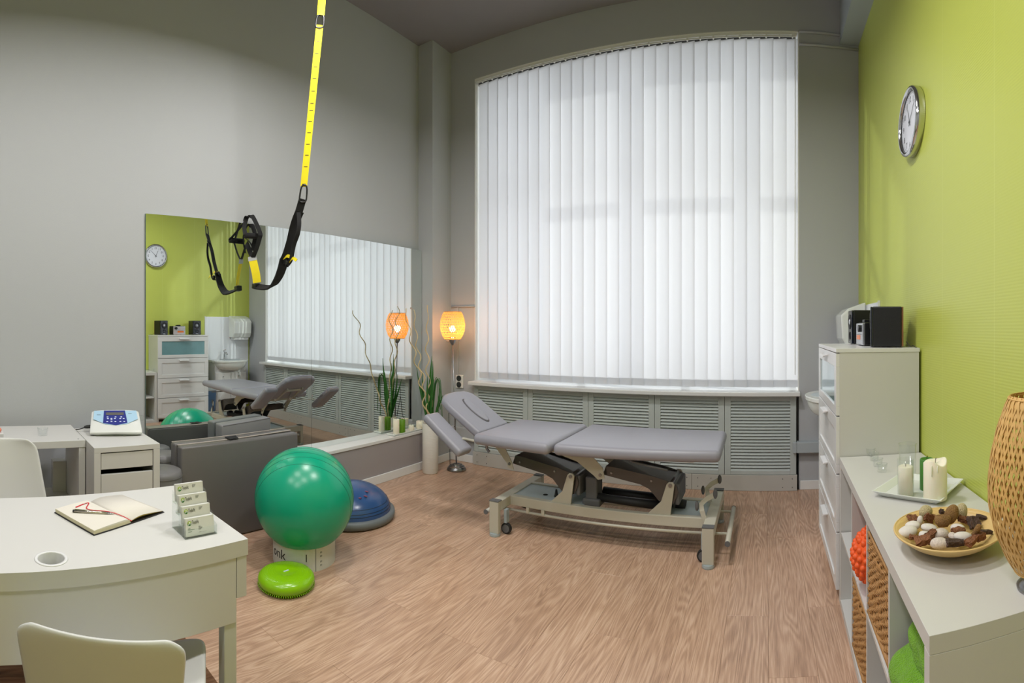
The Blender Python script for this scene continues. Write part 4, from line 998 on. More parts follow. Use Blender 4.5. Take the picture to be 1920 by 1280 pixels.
build('lower_shell', MB().box(-.10, .085, -.112, .112, 0, .010), 'dev_base', dv0, bevel=.004)
# slope frame: from (-.06,.110) to (.085,.040)
sa = math.atan2(.110-.040, .145)
Ssl = Matrix.Translation((.0125, 0, .0752)) @ Matrix.Rotation(sa, 4, 'Y')   # local x down-slope towards viewer, y across
def onslope(mb_): return xf(mb_, Ssl)
build('pale_panel', onslope(MB().prism([(-.078, -.112, .0008), (-.078, .112, .0008), (.0, .116, .0008), (.045, .055, .0008), (.055, 0, .0008), (.045, -.055, .0008), (0, -.116, .0008)], (0, 0, .0012))), 'dev_lblue', dv0)
nv = build('navy_panel', onslope(MB().prism([(-.079, -.060, .002), (-.079, .052, .002), (.036, .060, .002), (.056, .0, .002), (.036, -.066, .002)], (0, 0, .0010))), 'dev_navy', dv0)
build('lcd', onslope(MB().box(-.060, -.035, -.050, .044, .003, .0038)), 'lcd', nv)
for (rx, ys_) in ((-.018, (-.042, .0, .03)), (-.003, (-.040, -.022, -.004, .024, .042)), (.008, (-.022,)), (.024, (-.044, -.022, -.002, .024, .044))):
    for yy in ys_: build('button', onslope(MB().ball((rx, yy, .0032), (.0040, .0055, .0012), 12, 6)), 'dev_btn', nv)
build_each('small_print', onslope(MB().box(-.040, -.037, -.098, -.078, .0021, .0024).box(-.052, -.050, .068, .086, .0021, .0024)), 'ink', dv0)
build('plug', MB().tube([(-.02, -.125, .030), (-.02, -.150, .028), (-.02, -.165, .025)], [.010, .010, .006], 10), 'blk_rubber', dv0)
build('cable', MB().tube(bez([(-.02, -.16, .025), (-.03, -.19, .012), (-.05, -.21, .006)], 5), .003, 6), 'blk_rubber', dv0)
build('probe_clip', MB().box(-.06, -.03, .128, .150, .058, .085).box(-.06, -.03, .122, .132, .06, .075), 'acrylic', dv0, bevel=.003)

# ================================================================== chairs
def chair_shell(back_h=.36, back_w=.36, seat_w=.45, seat_z=.43, depth=.42, taper=-.10, cup=.035):
    """local frame: sitter faces +x, seat centre at origin"""
    rows = []; NS = 30; NW = 16
    for i in range(NS+1):
        s_ = i/NS
        if s_ < .5:            # backrest, from top down
            q = s_/.5; z = seat_z+back_h*(1-q)+.06*q*q*0; x = -depth/2-.055*(1-q)+.0
            z = seat_z+.05+(back_h-.05)*(1-q)
            w = back_w/2*(1+taper*q)
            if q < .18: w *= math.sqrt(max(0, 1-((.18-q)/.18)**2))*.22+.78
            nrm_ = 0
        else:
            q = (s_-.5)/.5; bend_ = min(1, q/.22)
            z = seat_z+.05*(1-math.sin(bend_*PI/2)); x = -depth/2+.05*(1-math.cos(bend_*PI/2))+max(0, q-.05)*depth*1.02
            if q > .85: z -= .03*((q-.85)/.15)**2
            w = back_w/2*(1+taper)+(seat_w/2-back_w/2*(1+taper))*min(1, max(0, (q-.02)/.12))
            if q > .8: w *= math.sqrt(max(0, 1-((q-.8)/.2)**2))*.25+.75
        row = []
        for j in range(NW+1):
            t = -1+2*j/NW; y = t*w
            cx_ = cup*t*t if s_ < .5 else 0.0; cz_ = .018*t*t if s_ >= .5 else 0.0
            row.append((x+cx_, y, z+cz_))
        rows.append(row)
    return MB().grid(rows)
def make_chair(lb, loc, rz, **kw):
    t = thing('shell_chair', lb, 'chair', loc, rz)
    build('seat_shell', chair_shell(**kw), 'shell', t, smooth=True, solid=.010, subd=1)
    sz = kw.get('seat_z', .43)
    build('seat_frame', MB().tube([(-.14, -.14, sz-.02), (.14, -.14, sz-.02), (.14, .14, sz-.02), (-.14, .14, sz-.02), (-.14, -.14, sz-.02)], .009, 8), 'steel_white', t, smooth=True)
    for a_ in (-1, 1):
        for b_ in (-1, 1): build('leg', MB().tube([(.13*a_, .13*b_, sz-.02), (.17*a_, .18*b_, .25), (.20*a_, .21*b_, 0)], .010, 10), 'steel_white', t, smooth=True)
    return t
make_chair('white shell chair in the bottom left foreground, seen from its back', (-1.225, .350, .003), math.radians(154), back_h=.285, back_w=.375, seat_z=.42, depth=.40, cup=.018)
make_chair('white shell chair on the far side of the desk facing it', (-2.12, .072, .003), math.radians(-4), back_h=.40, back_w=.37, seat_z=.42, depth=.40, taper=.34)

# ================================================================== tall dresser with things on it
CZ = 1.240
dc = thing('tall_dresser', 'tall white four-drawer dresser against the green wall', 'chest of drawers', (.56, 2.82, 0), world=True)
cx0, cx1, cy0, cy1 = .362, .768, 2.425, 3.215
build('side_panel', MB().box(cx0, cx1, cy0, cy0+.018, 0, CZ-.0205), 'lam', dc, bevel=.001)
build('side_panel', MB().box(cx0, cx1, cy1-.018, cy1, 0, CZ-.0205), 'lam', dc, bevel=.001)
build('top_board', MB().box(.344, cx1+.004, cy0-.002, cy1+.002, CZ-.020, CZ), 'lam2', dc, bevel=.0015)
build('back_panel', MB().box(cx1-.006, cx1, cy0+.018, cy1-.018, .02, CZ-.021), 'lam', dc)
build('bottom_board', MB().box(cx0+.01, cx1-.01, cy0+.018, cy1-.018, .04, .055), 'lam', dc)
def drawer(z0, z1, glass=False):
    ya_, yb_ = cy0+.001, cy1-.001; xf_ = .344; f_ = .045
    b_ = MB(); b_.box(xf_, xf_+.018, ya_, yb_, z0, z0+f_); b_.box(xf_, xf_+.018, ya_, yb_, z1-f_-.02, z1); b_.box(xf_, xf_+.018, ya_, ya_+f_+.015, z0+f_, z1-f_-.02); b_.box(xf_, xf_+.018, yb_-f_-.015, yb_, z0+f_, z1-f_-.02)
    d_ = build('drawer', b_, 'lam2', dc, bevel=.0015)
    build('glass_front' if glass else 'inset_panel', MB().box(xf_+.008, xf_+.014, ya_+f_+.01, yb_-f_-.01, z0+f_-.005, z1-f_-.015), 'frost' if glass else 'lam2', d_)
    yc_ = (ya_+yb_)/2; zc_ = z1-.032
    build('handle', MB().prism([(xf_, yc_-.075, zc_+.012), (xf_-.026, yc_-.070, zc_+.008), (xf_-.030, yc_-.070, zc_-.006), (xf_-.024, yc_-.070, zc_-.004), (xf_, yc_-.075, zc_+.004)], (0, .15, 0)), 'lam2', d_, bevel=.002)
    build('drawer_box', MB().box(xf_+.02, cx1-.02, ya_+.03, yb_-.03, z0+.02, z1-.04), 'lam', d_)
for z0, z1, g in ((.912, 1.216, True), (.628, .906, False), (.344, .622, False), (.060, .338, False)): drawer(z0, z1, g)

def speaker(lb, y0, y1, x0, x1, h):
    t = thing('speaker', lb, 'speaker', ((x0+x1)/2, (y0+y1)/2, CZ), world=True)
    build('cabinet', MB().box(x0+.012, x1, y0, y1, CZ+.004, CZ+h), 'black_plastic', t, bevel=.006, seg=3)
    build('front_baffle', MB().box(x0, x0+.014, y0+.002, y1-.002, CZ+.004, CZ+h-.002), 'black_gloss', t, bevel=.004)
    yc_ = (y0+y1)/2; R = Matrix.Rotation(-PI/2, 3, 'Y')
    build('woofer', MB().lathe([(.046, 0), (.046, .004), (.040, .005), (.020, -.006), (0, -.004)], (x0, yc_, CZ+h*.66), 32, R), 'blk_rubber', t, smooth=True)
    build('dust_cap', MB().ball((x0-.001, yc_, CZ+h*.66), (.006, .018, .018), 16, 8), 'silver', t, smooth=True)
    build('port', MB().lathe([(.024, 0), (.024, .003), (.019, .003), (.017, 0), (0, -.001)], (x0, yc_, CZ+h*.25), 24, R), 'blk_rubber', t)
    build('rear_panel', MB().box(x1-.001, x1+.008, y0+.004, y1-.004, CZ+.006, CZ+h-.002), 'wood_side', t)
    build('maker_plate', MB().box(x0-.0008, x0, yc_-.018, yc_+.018, CZ+.012, CZ+.018), 'silver', t)
    for yy in (y0+.015, y1-.015):
        for xx in (x0+.02, x1-.02): build('foot', MB().tube([(xx, yy, CZ), (xx, yy, CZ+.005)], .006, 10), 'rubber', t)
    return t
speaker('black bookshelf speaker nearest the camera on the tall dresser', 2.510, 2.645, .552, .715, .212).rotation_euler.z = -.25
speaker('black bookshelf speaker at the window end of the tall dresser', 3.045, 3.180, .530, .700, .212)
st_ = thing('mini_stereo', 'small silver and black compact stereo between the two speakers', 'stereo', (.63, 2.83, CZ), world=True)
build('body', MB().box(.548, .71, 2.735, 2.925, CZ+.005, CZ+.132), 'black_plastic', st_, bevel=.005)
build('fascia', MB().box(.536, .550, 2.735, 2.925, CZ+.005, CZ+.128), 'silver', st_, bevel=.003)
build('display', MB().box(.5345, .536, 2.80, 2.90, CZ+.035, CZ+.060), 'display', st_)
for z_ in (.045, .068): build('slot', MB().box(.5350, .5362, 2.74, 2.92, CZ+z_-.0015+.02, CZ+z_+.02), 'ink', st_)
build('volume_knob', MB().tube([(.536, 2.775, CZ+.098), (.518, 2.775, CZ+.098)], .020, 20), 'black_plastic', st_, bevel=.002)
build('dock', MB().box(.56, .62, 2.80, 2.86, CZ+.132, CZ+.150), 'black_plastic', st_, bevel=.003)
for yy in (2.75, 2.91): build_each('foot', MB().tube([(.56, yy, CZ), (.56, yy, CZ+.006)], .007, 10).tube([(.69, yy, CZ), (.69, yy, CZ+.006)], .007, 10), 'rubber', st_)
tag(build('speaker_cable', MB().tube(bez([(.722, 2.50, CZ+.03), (.735, 2.47, CZ+.006), (.745, 2.455, CZ+.012), (.752, 2.44, CZ+.003), (.758, 2.43, CZ+.003)], 5), .0018, 6), 'ink', base=(.74, 2.46, CZ)), 'thin black cable behind the near speaker on the tall dresser', 'cable')

# ================================================================== wash corner behind the dresser
sp = thing('splash_panel', 'white glossy splash panel on the green wall behind the wash basin', 'wall panel', (.775, 3.76, .0), world=True)
build('panel_sheet', MB().box(.770, .7815, 3.36, 4.135, .10, 1.52), 'tile', sp, bevel=.001)
build('edge_strip', MB().box(.766, .7815, 3.352, 3.362, .10, 1.53), 'white_trim', sp)
dp = thing('towel_dispenser', 'white paper towel dispenser on the splash panel above the basin', 'dispenser', (.66, 3.93, 1.19), world=True)
build('housing', MB().prism([(.769, 3.77, 1.19), (.62, 3.77, 1.19), (.585, 3.77, 1.26), (.575, 3.77, 1.44), (.63, 3.77, 1.49), (.769, 3.77, 1.54)], (0, .32, 0)), 'ceramic', dp, bevel=.015, seg=3)
build('paper_slot', MB().box(.63, .75, 3.80, 4.06, 1.155, 1.195), 'lam2', dp, bevel=.004)
bs = thing('vanity_unit', 'white two-door wash stand with ceramic basin and chrome tap beyond the tall dresser', 'wash basin', (.58, 3.66, 0), world=True)
rows = []
bb = MB()
for i in range(9):
    t = i/8; z = .845-.155*math.sin(t*PI/2); rr = math.cos(t*PI/2)**.55
    row = []
    for j in range(25):
        a_ = -PI/2+PI*j/24
        row.append((.50-(.20*rr)*math.cos(a_), 3.66+(.275*rr)*math.sin(a_), z))
    rows.append(row)
bb.grid(rows)
build('bowl', bb, 'ceramic', bs, smooth=True)
build('basin_top', MB().prism([(.764, 3.36, .82), (.50, 3.36, .82)]+[(.50-.21*math.cos(-PI/2+PI*j/16), 3.66+.29*math.sin(-PI/2+PI*j/16), .82) for j in range(17)]+[(.50, 3.96, .82), (.764, 3.96, .82)], (0, 0, .03)), 'ceramic', bs, bevel=.008, seg=3)
build('inner_bowl', MB().lathe([(.17, 0), (.165, .004), (0, .003)], (.50, 3.66, .8485), 32), 'beam', bs, smooth=True)
build('tap', MB().tube([(.70, 3.66, .85), (.70, 3.66, .92), (.69, 3.66, .95), (.64, 3.66, .955), (.60, 3.66, .93)], .013, 12).tube([(.70, 3.66, .95), (.72, 3.66, .985), (.66, 3.66, 1.0)], .007, 10), 'chrome', bs, smooth=True)
vc = bs
build('carcass', MB().box(.49, .764, 3.39, 3.93, .08, .818), 'lam2', vc, bevel=.002)
build('plinth', MB().box(.51, .76, 3.40, 3.92, 0, .08), 'lam2', vc)
for y0, y1 in ((3.395, 3.657), (3.663, 3.925)):
    d_ = build('door', MB().box(.474, .489, y0, y1, .09, .66), 'lam2', vc, bevel=.002)
    build('knob', MB().tube([(.474, (y0+y1)/2, .60), (.455, (y0+y1)/2, .60)], .008, 10), 'chrome', d_)
bn = thing('waste_bin', 'dark blue plastic bin on the floor between dresser and basin', 'bin', (.52, 3.30, 0))
build('bin_body', MB().hexa([(-.10, -.06, 0), (.10, -.06, 0), (.10, .06, 0), (-.10, .06, 0)], [(-.125, -.075, .40), (.125, -.075, .40), (.125, .075, .40), (-.125, .075, .40)]), 'bin', bn, bevel=.012, seg=3)
build('bin_lid', MB().box(-.13, .13, -.078, .078, .40, .45), 'beam', bn, bevel=.012, seg=3)
build('swing_flap', MB().box(-.09, .09, -.05, .05, .448, .456), 'bin', bn, bevel=.003)

# ================================================================== low cube shelf
TZ = .711
def sxf(y): return .329+(y-.97)/(2.42-.97)*.032
se = thing('cube_shelf', 'low white eight-cube shelf unit along the green wall in the right foreground', 'shelf unit', (.56, 1.7, 0), world=True)
SY0, SY1 = .970, 2.418
def qbox(ya_, yb_, z0, z1, inset=0.0, xb=.775):
    return MB().hexa([(sxf(ya_)+inset, ya_, z0), (xb, ya_, z0), (xb, yb_, z0), (sxf(yb_)+inset, yb_, z0)], [(sxf(ya_)+inset, ya_, z1), (xb, ya_, z1), (xb, yb_, z1), (sxf(yb_)+inset, yb_, z1)])
build('top_board', qbox(SY0, SY1, TZ-.040, TZ), 'lam', se, bevel=.001)
build('bottom_board', qbox(SY0, SY1, 0, .036), 'lam', se, bevel=.001)
build('side_panel', qbox(SY0, SY0+.036, .0365, TZ-.0405), 'lam', se, bevel=.001)
build('side_panel', qbox(SY1-.036, SY1, .0365, TZ-.0405), 'lam', se, bevel=.001)
cw = (SY1-SY0-.072)/4
divs = [SY0+.036+cw*i for i in range(5)]
ZM = (.036+TZ-.04)/2
for y in divs[1:4]: build('divider', qbox(y-.008, y+.008, .0365, TZ-.0405, .002), 'lam', se, bevel=.001)
for i in range(4): build('middle_shelf', qbox(divs[i]+.0085, divs[i+1]-.0085, ZM-.008, ZM+.008, .002), 'lam', se, bevel=.001)
def basket(lb, y0, y1, z0, z1):
    xa = sxf((y0+y1)/2)+.012; xb = xa+.34; h = z1-z0; w = y1-y0
    t = thing('rattan_basket', lb, 'basket', (xa+.17, (y0+y1)/2, z0), world=True, group='rattan baskets in the cube shelf')
    build('weave_shadow_backing', MB().box(xa+.008, xb, y0+.006, y1-.006, z0+.004, z1-.012), 'rattan_dark', t)  # dark box behind the strands; shade in the weave gaps is its colour
    wv = MB(); nv_ = 13; nh = 21
    for i in range(nv_):
        y = y0+.006+(w-.012)*i/(nv_-1); wv.tube([(xa+.003*math.sin(q*PI*.5+i*PI), y, z0+.008+(h-.02)*q/24) for q in range(25)], .0034, 5)
    for j in range(nh):
        z = z0+.012+(h-.03)*j/(nh-1); wv.tube([(xa+.0035*math.cos(q*PI*.5+j*PI), y0+w*q/30, z) for q in range(31)],   .0033, 5)
    for j in range(0, nh, 1):
        z = z0+.012+(h-.03)*j/(nh-1); wv.tube([(xa, y0+.002, z), (xb, y0+.002, z)], .0035, 4).tube([(xa, y1-.002, z), (xb, y1-.002, z)], .0035, 4)
    o_ = build('weave', wv, 'rattan', t, smooth=True); o_['kind'] = 'stuff'
    build('rim', MB().tube([(xa-.002, y0+.004, z1-.008), (xa-.002, y1-.004, z1-.008), (xb, y1-.004, z1-.008), (xb, y0+.004, z1-.008), (xa-.002, y0+.004, z1-.008)], .0065, 8), 'rattan', t, smooth=True)
    build('base_band', MB().tube([(xa-.001, y0+.003, z0+.012), (xa-.001, y1-.003, z0+.012)], .008, 8), 'rattan', t, smooth=True)
    build('front_stake', MB().strap([(xa-.003, y0+w*.5-.045, z1-.05), (xa-.009, y0+w*.5, z1-.045), (xa-.003, y0+w*.5+.045, z1-.05)], .010, .004, up=(0, 0, 1)), 'rattan', t)
    return t
basket('woven rattan basket in the upper cube, second column from the camera', divs[1]+.012, divs[2]-.012, ZM+.008, TZ-.062)
basket('woven rattan basket in the lower cube under the orange roller', divs[2]+.012, divs[3]-.012, .036, ZM-.03)
# orange bumpy foam roller standing in the upper cube
rl = thing('massage_ball', 'orange bumpy foam massage ball in the upper cube beyond the basket', 'massage ball', (.432, 1.843, ZM+.008+.124))
build('core', MB().ball((0, 0, 0), .108, 32, 20), 'orange', rl, smooth=True)
nbm = MB()
for i in range(12):
    th = PI*(i+.5)/12; nn_ = max(3, int(round(2*PI*math.sin(th)*.11/.030)))
    for j in range(nn_):
        a_ = 2*PI*(j+.5*(i % 2))/nn_; o2 = Vector((math.sin(th)*math.cos(a_), math.sin(th)*math.sin(a_), math.cos(th)))
        nbm.tube([o2*.100, o2*.110, o2*.115, o2*.118], [.0155, .012, .008, .003], 7)
o_ = build('bumps', nbm, 'orange', rl, smooth=True); o_['kind'] = 'stuff'
# lime towel, rolled/folded in the near upper cube
tw = thing('folded_towel', 'folded lime green terry towel in the nearest upper cube', 'towel', (.505, divs[0]+cw/2-.02, ZM+.008))
for i in range(3):
    pr2 = []
    n = 26
    b_ = MB(); rows = []
    cx_, cz_ = [(-.085, .085), (-.02, .105), (-.06, .170)][i]
    def prof_(a_): 
        e = 1+.10*math.sin(3*a_+i)+.05*math.sin(5*a_)
        return (cx_+.10*math.cos(a_)*e*(.85 if i == 2 else 1), max(.004, cz_*(.9 if i < 2 else 1)+(.075 if i < 2 else .055)*math.sin(a_)*e))
    for q in range(17):
        y = -.150+.300*q/16; sc2 = (1-.35*abs(-1+2*q/16)**6)
        rows.append([(cx_+(prof_(2*PI*k_/n)[0]-cx_)*sc2+.006*math.sin(y*60+k_), y, (prof_(2*PI*k_/n)[1]-.09)*sc2+.09+.003*math.sin(y*70+k_*2)) for k_ in range(n+1)])
    b_.grid(rows)
    for v in b_.bm.verts: v.co.z = max(.002, v.co.z); v.co += Vector((random.uniform(-.0015, .0015), random.uniform(-.0015, .0015), random.uniform(0, .002)))
    build('towel_fold', b_, 'towel', tw, smooth=True, subd=1)

# things on the shelf top
vp = [((1656, 888), 'nearest'), ((1648, 877), 'second nearest'), ((1641, 866), 'third nearest'), ((1634, 857), 'farthest')]
for (q, nm) in vp:
    p = PZ(q[0], q[1]-1, TZ)
    votive('%s of four clear glass votives in a row on the cube shelf' % nm, (p.x, p.y+.022, TZ), .024, .036, group='glass votives in a row')
jr = thing('glass_jar', 'tall clear empty glass jar behind the white candle on the shelf', 'jar', (.592, 2.03, TZ))
build('jar_wall', MB().lathe([(0, 0), (.034, 0), (.037, .004), (.037, .138), (.0385, .142), (.035, .142), (.034, .006), (0, .005)], n=40), 'glass', jr, smooth=True)
build('jar_lip', MB().tube([(.0375*math.cos(k_*PI/16), .0375*math.sin(k_*PI/16), .142) for k_ in range(33)], .0016, 6, caps=False), 'glass', jr, smooth=True)
tq = thing('ceramic_tray', 'square white ceramic tray holding candles on the cube shelf', 'tray', (.585, 1.842, TZ), math.atan2(-.186, .2095)+math.radians(2))
hs = .137; he = .108
tb_ = MB()
tb_.hexa([(-he, -he, .0), (he, -he, .0), (he, he, .0), (-he, he, .0)], [(-he-.004, -he-.004, .008), (he+.004, -he-.004, .008), (he+.004, he+.004, .008), (-he-.004, he+.004, .008)])
for k_ in range(4):
    R = Matrix.Rotation(k_*PI/2, 4, 'Z')
    w_ = MB().hexa([(-he, -he-.001, .0), (he, -he-.001, .0), (he-.003, -he+.004, .008), (-he+.003, -he+.004, .008)], [(-hs, -hs, .024), (hs, -hs, .024), (hs-.004, -hs+.006, .024), (-hs+.004, -hs+.006, .024)]); xf(w_, R)
    me_ = bpy.data.meshes.new('t'); w_.bm.to_mesh(me_); tb_.bm.from_mesh(me_); w_.bm.free(); bpy.data.meshes.remove(me_)
build('tray_body', tb_, 'ceramic', tq, bevel=.0012)
g1 = thing('glass_candle', 'white candle in a clear glass cylinder at the left of the ceramic tray', 'candle', (.513, 1.785, TZ+.0085))
build('wax_fill', MB().lathe([(0, .003), (.0285, .003), (.0285, .108), (.024, .111), (0, .108)], n=36), 'wax', g1, smooth=True)
build('glass_sleeve', MB().lathe([(0, 0), (.030, 0), (.0315, .003), (.0315, .136), (.0298, .137), (.0295, .004), (0, .003)], n=36), 'glass', g1, smooth=True)
build('wick', MB().tube([(0, 0, .105), (0, 0, .118)], .0012, 6), 'wick', g1)
big = candle('pillar_candle', 'thick cream pillar candle with melted uneven rim on the ceramic tray', (.607, 1.722, TZ+.0085), .0435, .138, 'wax', melt=.014)
build_each('drip', MB().ball((-.026, -.036, .112), (.004, .004, .020), 10, 8).ball((-.006, -.0435, .118), (.003, .003, .014), 8, 6), 'wax', big, smooth=True)
candle('pillar_candle', 'slim dark green candle mostly hidden behind the cream pillar candle', (.612, 1.835, TZ+.0085), .027, .118, 'wax_dkgreen')
# bamboo bowl with natural objects
BC = Vector((.520, 1.350, TZ))
bw = thing('bamboo_bowl', 'round shallow bamboo bowl of pebbles and bark on the cube shelf', 'bowl', tuple(BC))
build('bowl_shell', MB().lathe([(0, .0), (.062, .0), (.085, .006), (.125, .026), (.156, .048), (.161, .053), (.158, .056), (.150, .050), (.120, .030), (.082, .012), (.05, .008), (0, .008)], n=72), 'bowl', bw, smooth=True)
build('bowl_rim', MB().tube([(.1595*math.cos(k_*PI/36), .1595*math.sin(k_*PI/36), .0545) for k_ in range(73)], .0028, 8, caps=False), 'bowl', bw, smooth=True)
build('foot_ring', MB().lathe([(.050, 0), (.060, 0), (.060, .003), (.050, .003), (.050, 0)], n=48), 'bowl', bw)
def wob(seed, amt):
    rr = random.Random(seed); ks = [(Vector((rr.uniform(-1, 1), rr.uniform(-1, 1), rr.uniform(-1, 1)))*3, rr.uniform(0, 6)) for _ in range(4)]
    return lambda p: 1+amt*sum(math.sin(k_.dot(p)+f_) for k_, f_ in ks)/4
def inbowl(px, py, h):
    """point above the bowl floor at height h seen at that pixel"""
    return PZ(px, py, TZ+h)
peb = [(1702, 994, 'smooth white pebble at the left front of the bowl', 'stone_w', (.026, .019, .014), 20),
       (1711, 983, 'smooth white pebble touching the bowl rim behind the left front one', 'stone_w', (.022, .017, .012), -10),
       (1742, 988, 'flat white pebble in the middle left of the bowl', 'stone_w', (.023, .016, .011), 5),
       (1733, 1001, 'small white pebble wedged against a bark chip at the left', 'stone_w', (.016, .013, .010), 0),
       (1764, 999, 'pinkish speckled pebble in the bowl centre', 'stone_s', (.022, .018, .014), 15),
       (1762, 1017, 'speckled grey pebble at the front of the bowl', 'stone_s', (.025, .016, .014), 0),
       (1796, 988, 'white-topped pebble behind the centre bark chip', 'stone_w', (.020, .014, .012), 0),
       (1806, 1004, 'white pebble right of centre near the pod stick', 'stone_w', (.024, .016, .012), 10),
       (1725, 974, 'tiny bluish white pebble at the back left of the bowl', 'stone_w', (.009, .009, .014), 0),
       (1786, 1003, 'small lilac grey pebble between the two front piles', 'stone_s', (.010, .014, .009), 30)]
for i, (px_, py_, lb, m_, sz, rz) in enumerate(peb):
    p = inbowl(px_, py_+2, .046)
    o_ = build('pebble', MB().ball((0, 0, 0), [q_*1.1 for q_ in sz], 20, 12, wob(i, .10)), m_, None, smooth=True); o_.location = p; o_.rotation_euler = (0, random.uniform(-.2, .2), math.radians(rz)-.3)
    tag(o_, lb, 'pebble', 'pebbles in the bamboo bowl')
chips = [(1712, 970, 'thin brown bark chip leaning at the back left rim', 'bark', (.030, .016, .006), (.5, .2, .6)),
         (1742, 968, 'brown bark chip beside the pale loofah piece', 'bark', (.026, .014, .016), (.2, .5, .1)),
         (1731, 1012, 'reddish bark chip in front of the small white pebble', 'bark', (.034, .018, .012), (.2, -.35, -.2)),
         (1745, 1004, 'bright cinnamon bark chip left of centre', 'bark', (.030, .014, .016), (.3, -.5, .3)),
         (1797, 996, 'cinnamon bark block right of the centre', 'bark', (.028, .016, .014), (.1, .1, .0)),
         (1790, 1016, 'dark brown fibrous bark strip at the front right', 'bark_d', (.044, .016, .009), (.1, .2, .15)),
         (1822, 1012, 'red brown bark chip near the front right rim', 'bark', (.030, .014, .010), (.1, -.2, .5)),
         (1838, 1004, 'short brown bark block at the right rim', 'bark', (.022, .014, .012), (0, 0, .2)),
         (1806, 972, 'curled brown seed husk behind the dark bark', 'bark', (.024, .014, .010), (.2, .4, -.4)),
         (1826, 978, 'square dark bark slab at the right of the pile', 'bark_d', (.028, .024, .010), (.7, .1, .1)),
         (1850, 996, 'long dark bark sliver pointing at the lamp', 'bark_d', (.032, .008, .007), (.1, .3, .3)),
         (1714, 1006, 'small brown bark fragment under the white pebbles', 'bark', (.022, .010, .006), (.1, .2, -.2)),
         (1778, 1012, 'brown bark splinter between speckled pebble and strip', 'bark_d', (.018, .010, .007), (.2, .2, .2)),
         (1766, 958, 'small dark twisted husk on top of the pile', 'bark_d', (.012, .009, .008), (.5, .3, .3)),
         (1840, 968, 'dark bark flake at the far right of the pile', 'bark_d', (.024, .010, .006), (.2, .2, -.3))]
for i, (px_, py_, lb, m_, sz, rt) in enumerate(chips):
    p = inbowl(px_, py_+1, .046 if py_ > 975 else .050)
    b_ = MB(); b_.box(-sz[0]*.64, sz[0]*.64, -sz[1]*.7, sz[1]*.7, -sz[2]*.7, sz[2]*.7)
    bmesh.ops.subdivide_edges(b_.bm, edges=b_.bm.edges[:], cuts=3, use_grid_fill=True)
    rr = random.Random(i+50)
    for v in b_.bm.verts: v.co += Vector((rr.uniform(-1, 1), rr.uniform(-1, 1), rr.uniform(-1, 1)))*min(sz)*.22; v.co.y *= 1-.25*v.co.x/sz[0]
    o_ = build('bark_chip', b_, m_, None, bevel=.0); o_.location = p; o_.rotation_euler = rt
    tag(o_, lb, 'bark', 'bark chips in the bamboo bowl')
def natural(nm, lb, px_, py_, hz, mb_, m_, rot, cat):
    o_ = build(nm, mb_, m_, None, smooth=True); o_.location = inbowl(px_, py_, hz); o_.rotation_euler = rot; tag(o_, lb, cat); return o_
natural('seed_pod', 'upright brown textured seed pod at the back of the bowl pile', 1784, 964, .068, MB().ball((0, 0, 0), (.021, .021, .032), 20, 14, wob(91, .08)), 'pod', (.3, .3, 0), 'seed pod')
natural('seed_cup', 'round tan seed cup with ragged opening in the bowl centre', 1768, 974, .060, MB().lathe([(0, -.022), (.014, -.020), (.024, -.008), (.026, .004), (.023, .013), (.019, .013), (.016, .006), (.006, .002), (0, .001)], n=24), 'pod', (-.25, .05, 0), 'seed pod')
natural('loofah_piece', 'pale fluffy loofah piece at the back left of the bowl', 1735, 960, .060, MB().ball((0, 0, 0), (.024, .020, .020), 20, 12, wob(92, .25)), 'loofah', (0, 0, 0), 'loofah')
natural('loofah_piece', 'pale oval loofah ball behind the brown seed pod', 1803, 959, .064, MB().ball((0, 0, 0), (.019, .019, .026), 20, 12, wob(93, .10)), 'loofah', (0, .2, 0), 'loofah')
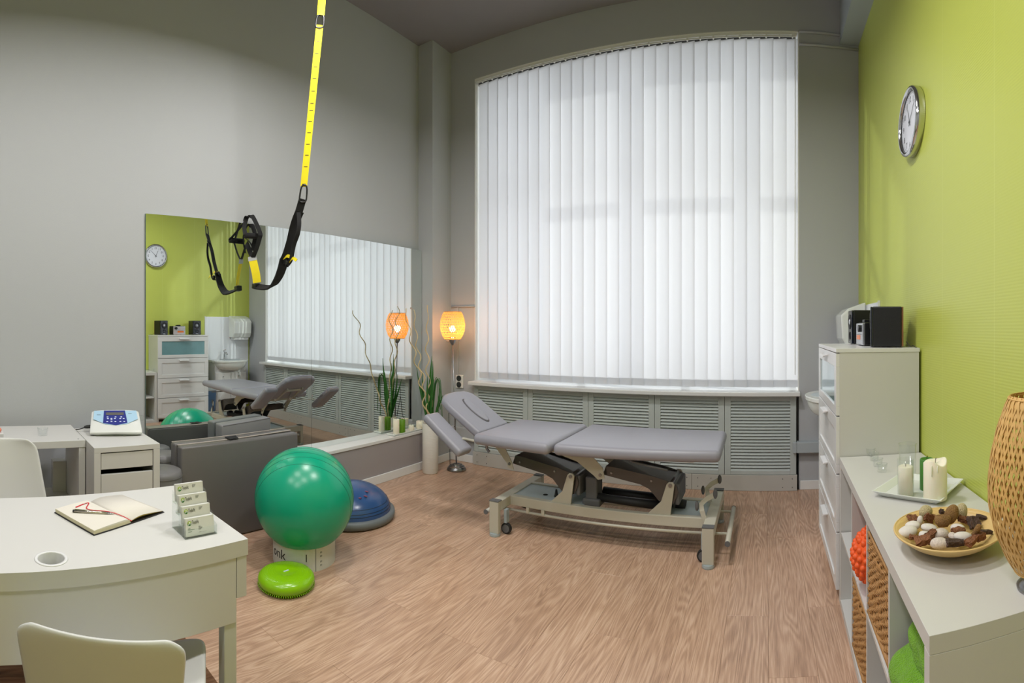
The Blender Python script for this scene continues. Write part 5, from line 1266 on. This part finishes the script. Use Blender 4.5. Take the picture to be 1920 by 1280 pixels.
natural('pod_stick', 'knobbly tan pod stick standing at the front right of the bowl', 1829, 997, .056, MB().tube([(0, 0, -.032), (.001, 0, -.018), (-.001, 0, -.004), (.001, 0, .010), (0, 0, .024), (0, 0, .030)], [.004, .0085, .0072, .0095, .008, .003], 10), 'pod', (.55, .25, 0), 'seed pod')

# ================================================================== wall clock on the green wall
ck = thing('wall_clock', 'round chrome-rimmed wall clock with white dial on the green wall', 'clock', (XR, 2.535, 2.425), 0)
R = Matrix.Rotation(-PI/2, 3, 'Y')   # lathe axis -> -X
build('rim', MB().lathe([(.172, 0), (.178, .004), (.178, .036), (.174, .046), (.164, .050), (.156, .046), (.154, .036)], n=72, mx=R), 'chrome', ck, smooth=True)
build('dial', MB().lathe([(0, .030), (.156, .030), (.156, .0), (0, 0)], n=72, mx=R), 'clock_face', ck)
# dial plane seen from the room: right-hand side is towards -Y, up +Z, normal -X
TC = Matrix(((0, 0, -1, -.0305), (-1, 0, 0, 0), (0, 1, 0, 0), (0, 0, 0, 1)))
for h in range(1, 13):
    a_ = PI/2-h*PI/6
    text_part('numeral', str(h), .044, TC @ Matrix.Translation((.118*math.cos(a_), .118*math.sin(a_)-.016, 0)), 'hand', ck, extrude=.0003, align='CENTER')
tk = MB()
for h in range(60):
    a_ = h*PI/30; l_ = .008 if h % 5 == 0 else .004
    q = MB().box(.145-l_, .145, -.0008, .0008, 0, .0006); xf(q, TC @ Matrix.Rotation(a_, 4, 'Z')); me_ = bpy.data.meshes.new('t'); q.bm.to_mesh(me_); tk.bm.from_mesh(me_); q.bm.free(); bpy.data.meshes.remove(me_)
build('minute_marks', tk, 'hand', ck)
def hand(nm, ang, ln, w):
    b_ = MB().prism([(-.022, -w, .002), (ln, -w*.5, .002), (ln, w*.5, .002), (-.022, w, .002)], (0, 0, .001)); xf(b_, TC @ Matrix.Rotation(ang, 4, 'Z')); build(nm, b_, 'hand', ck)
hand('hour_hand', PI/2+math.radians(24), .085, .0034); hand('minute_hand', PI/2-math.radians(47), .122, .0026)
build('hub', MB().tube([(-.031, 0, 0), (-.037, 0, 0)], .007, 14), 'hand', ck)
build('cover_glass', MB().lathe([(0, .044), (.156, .040)], n=48, mx=R), 'glass', ck, smooth=True)
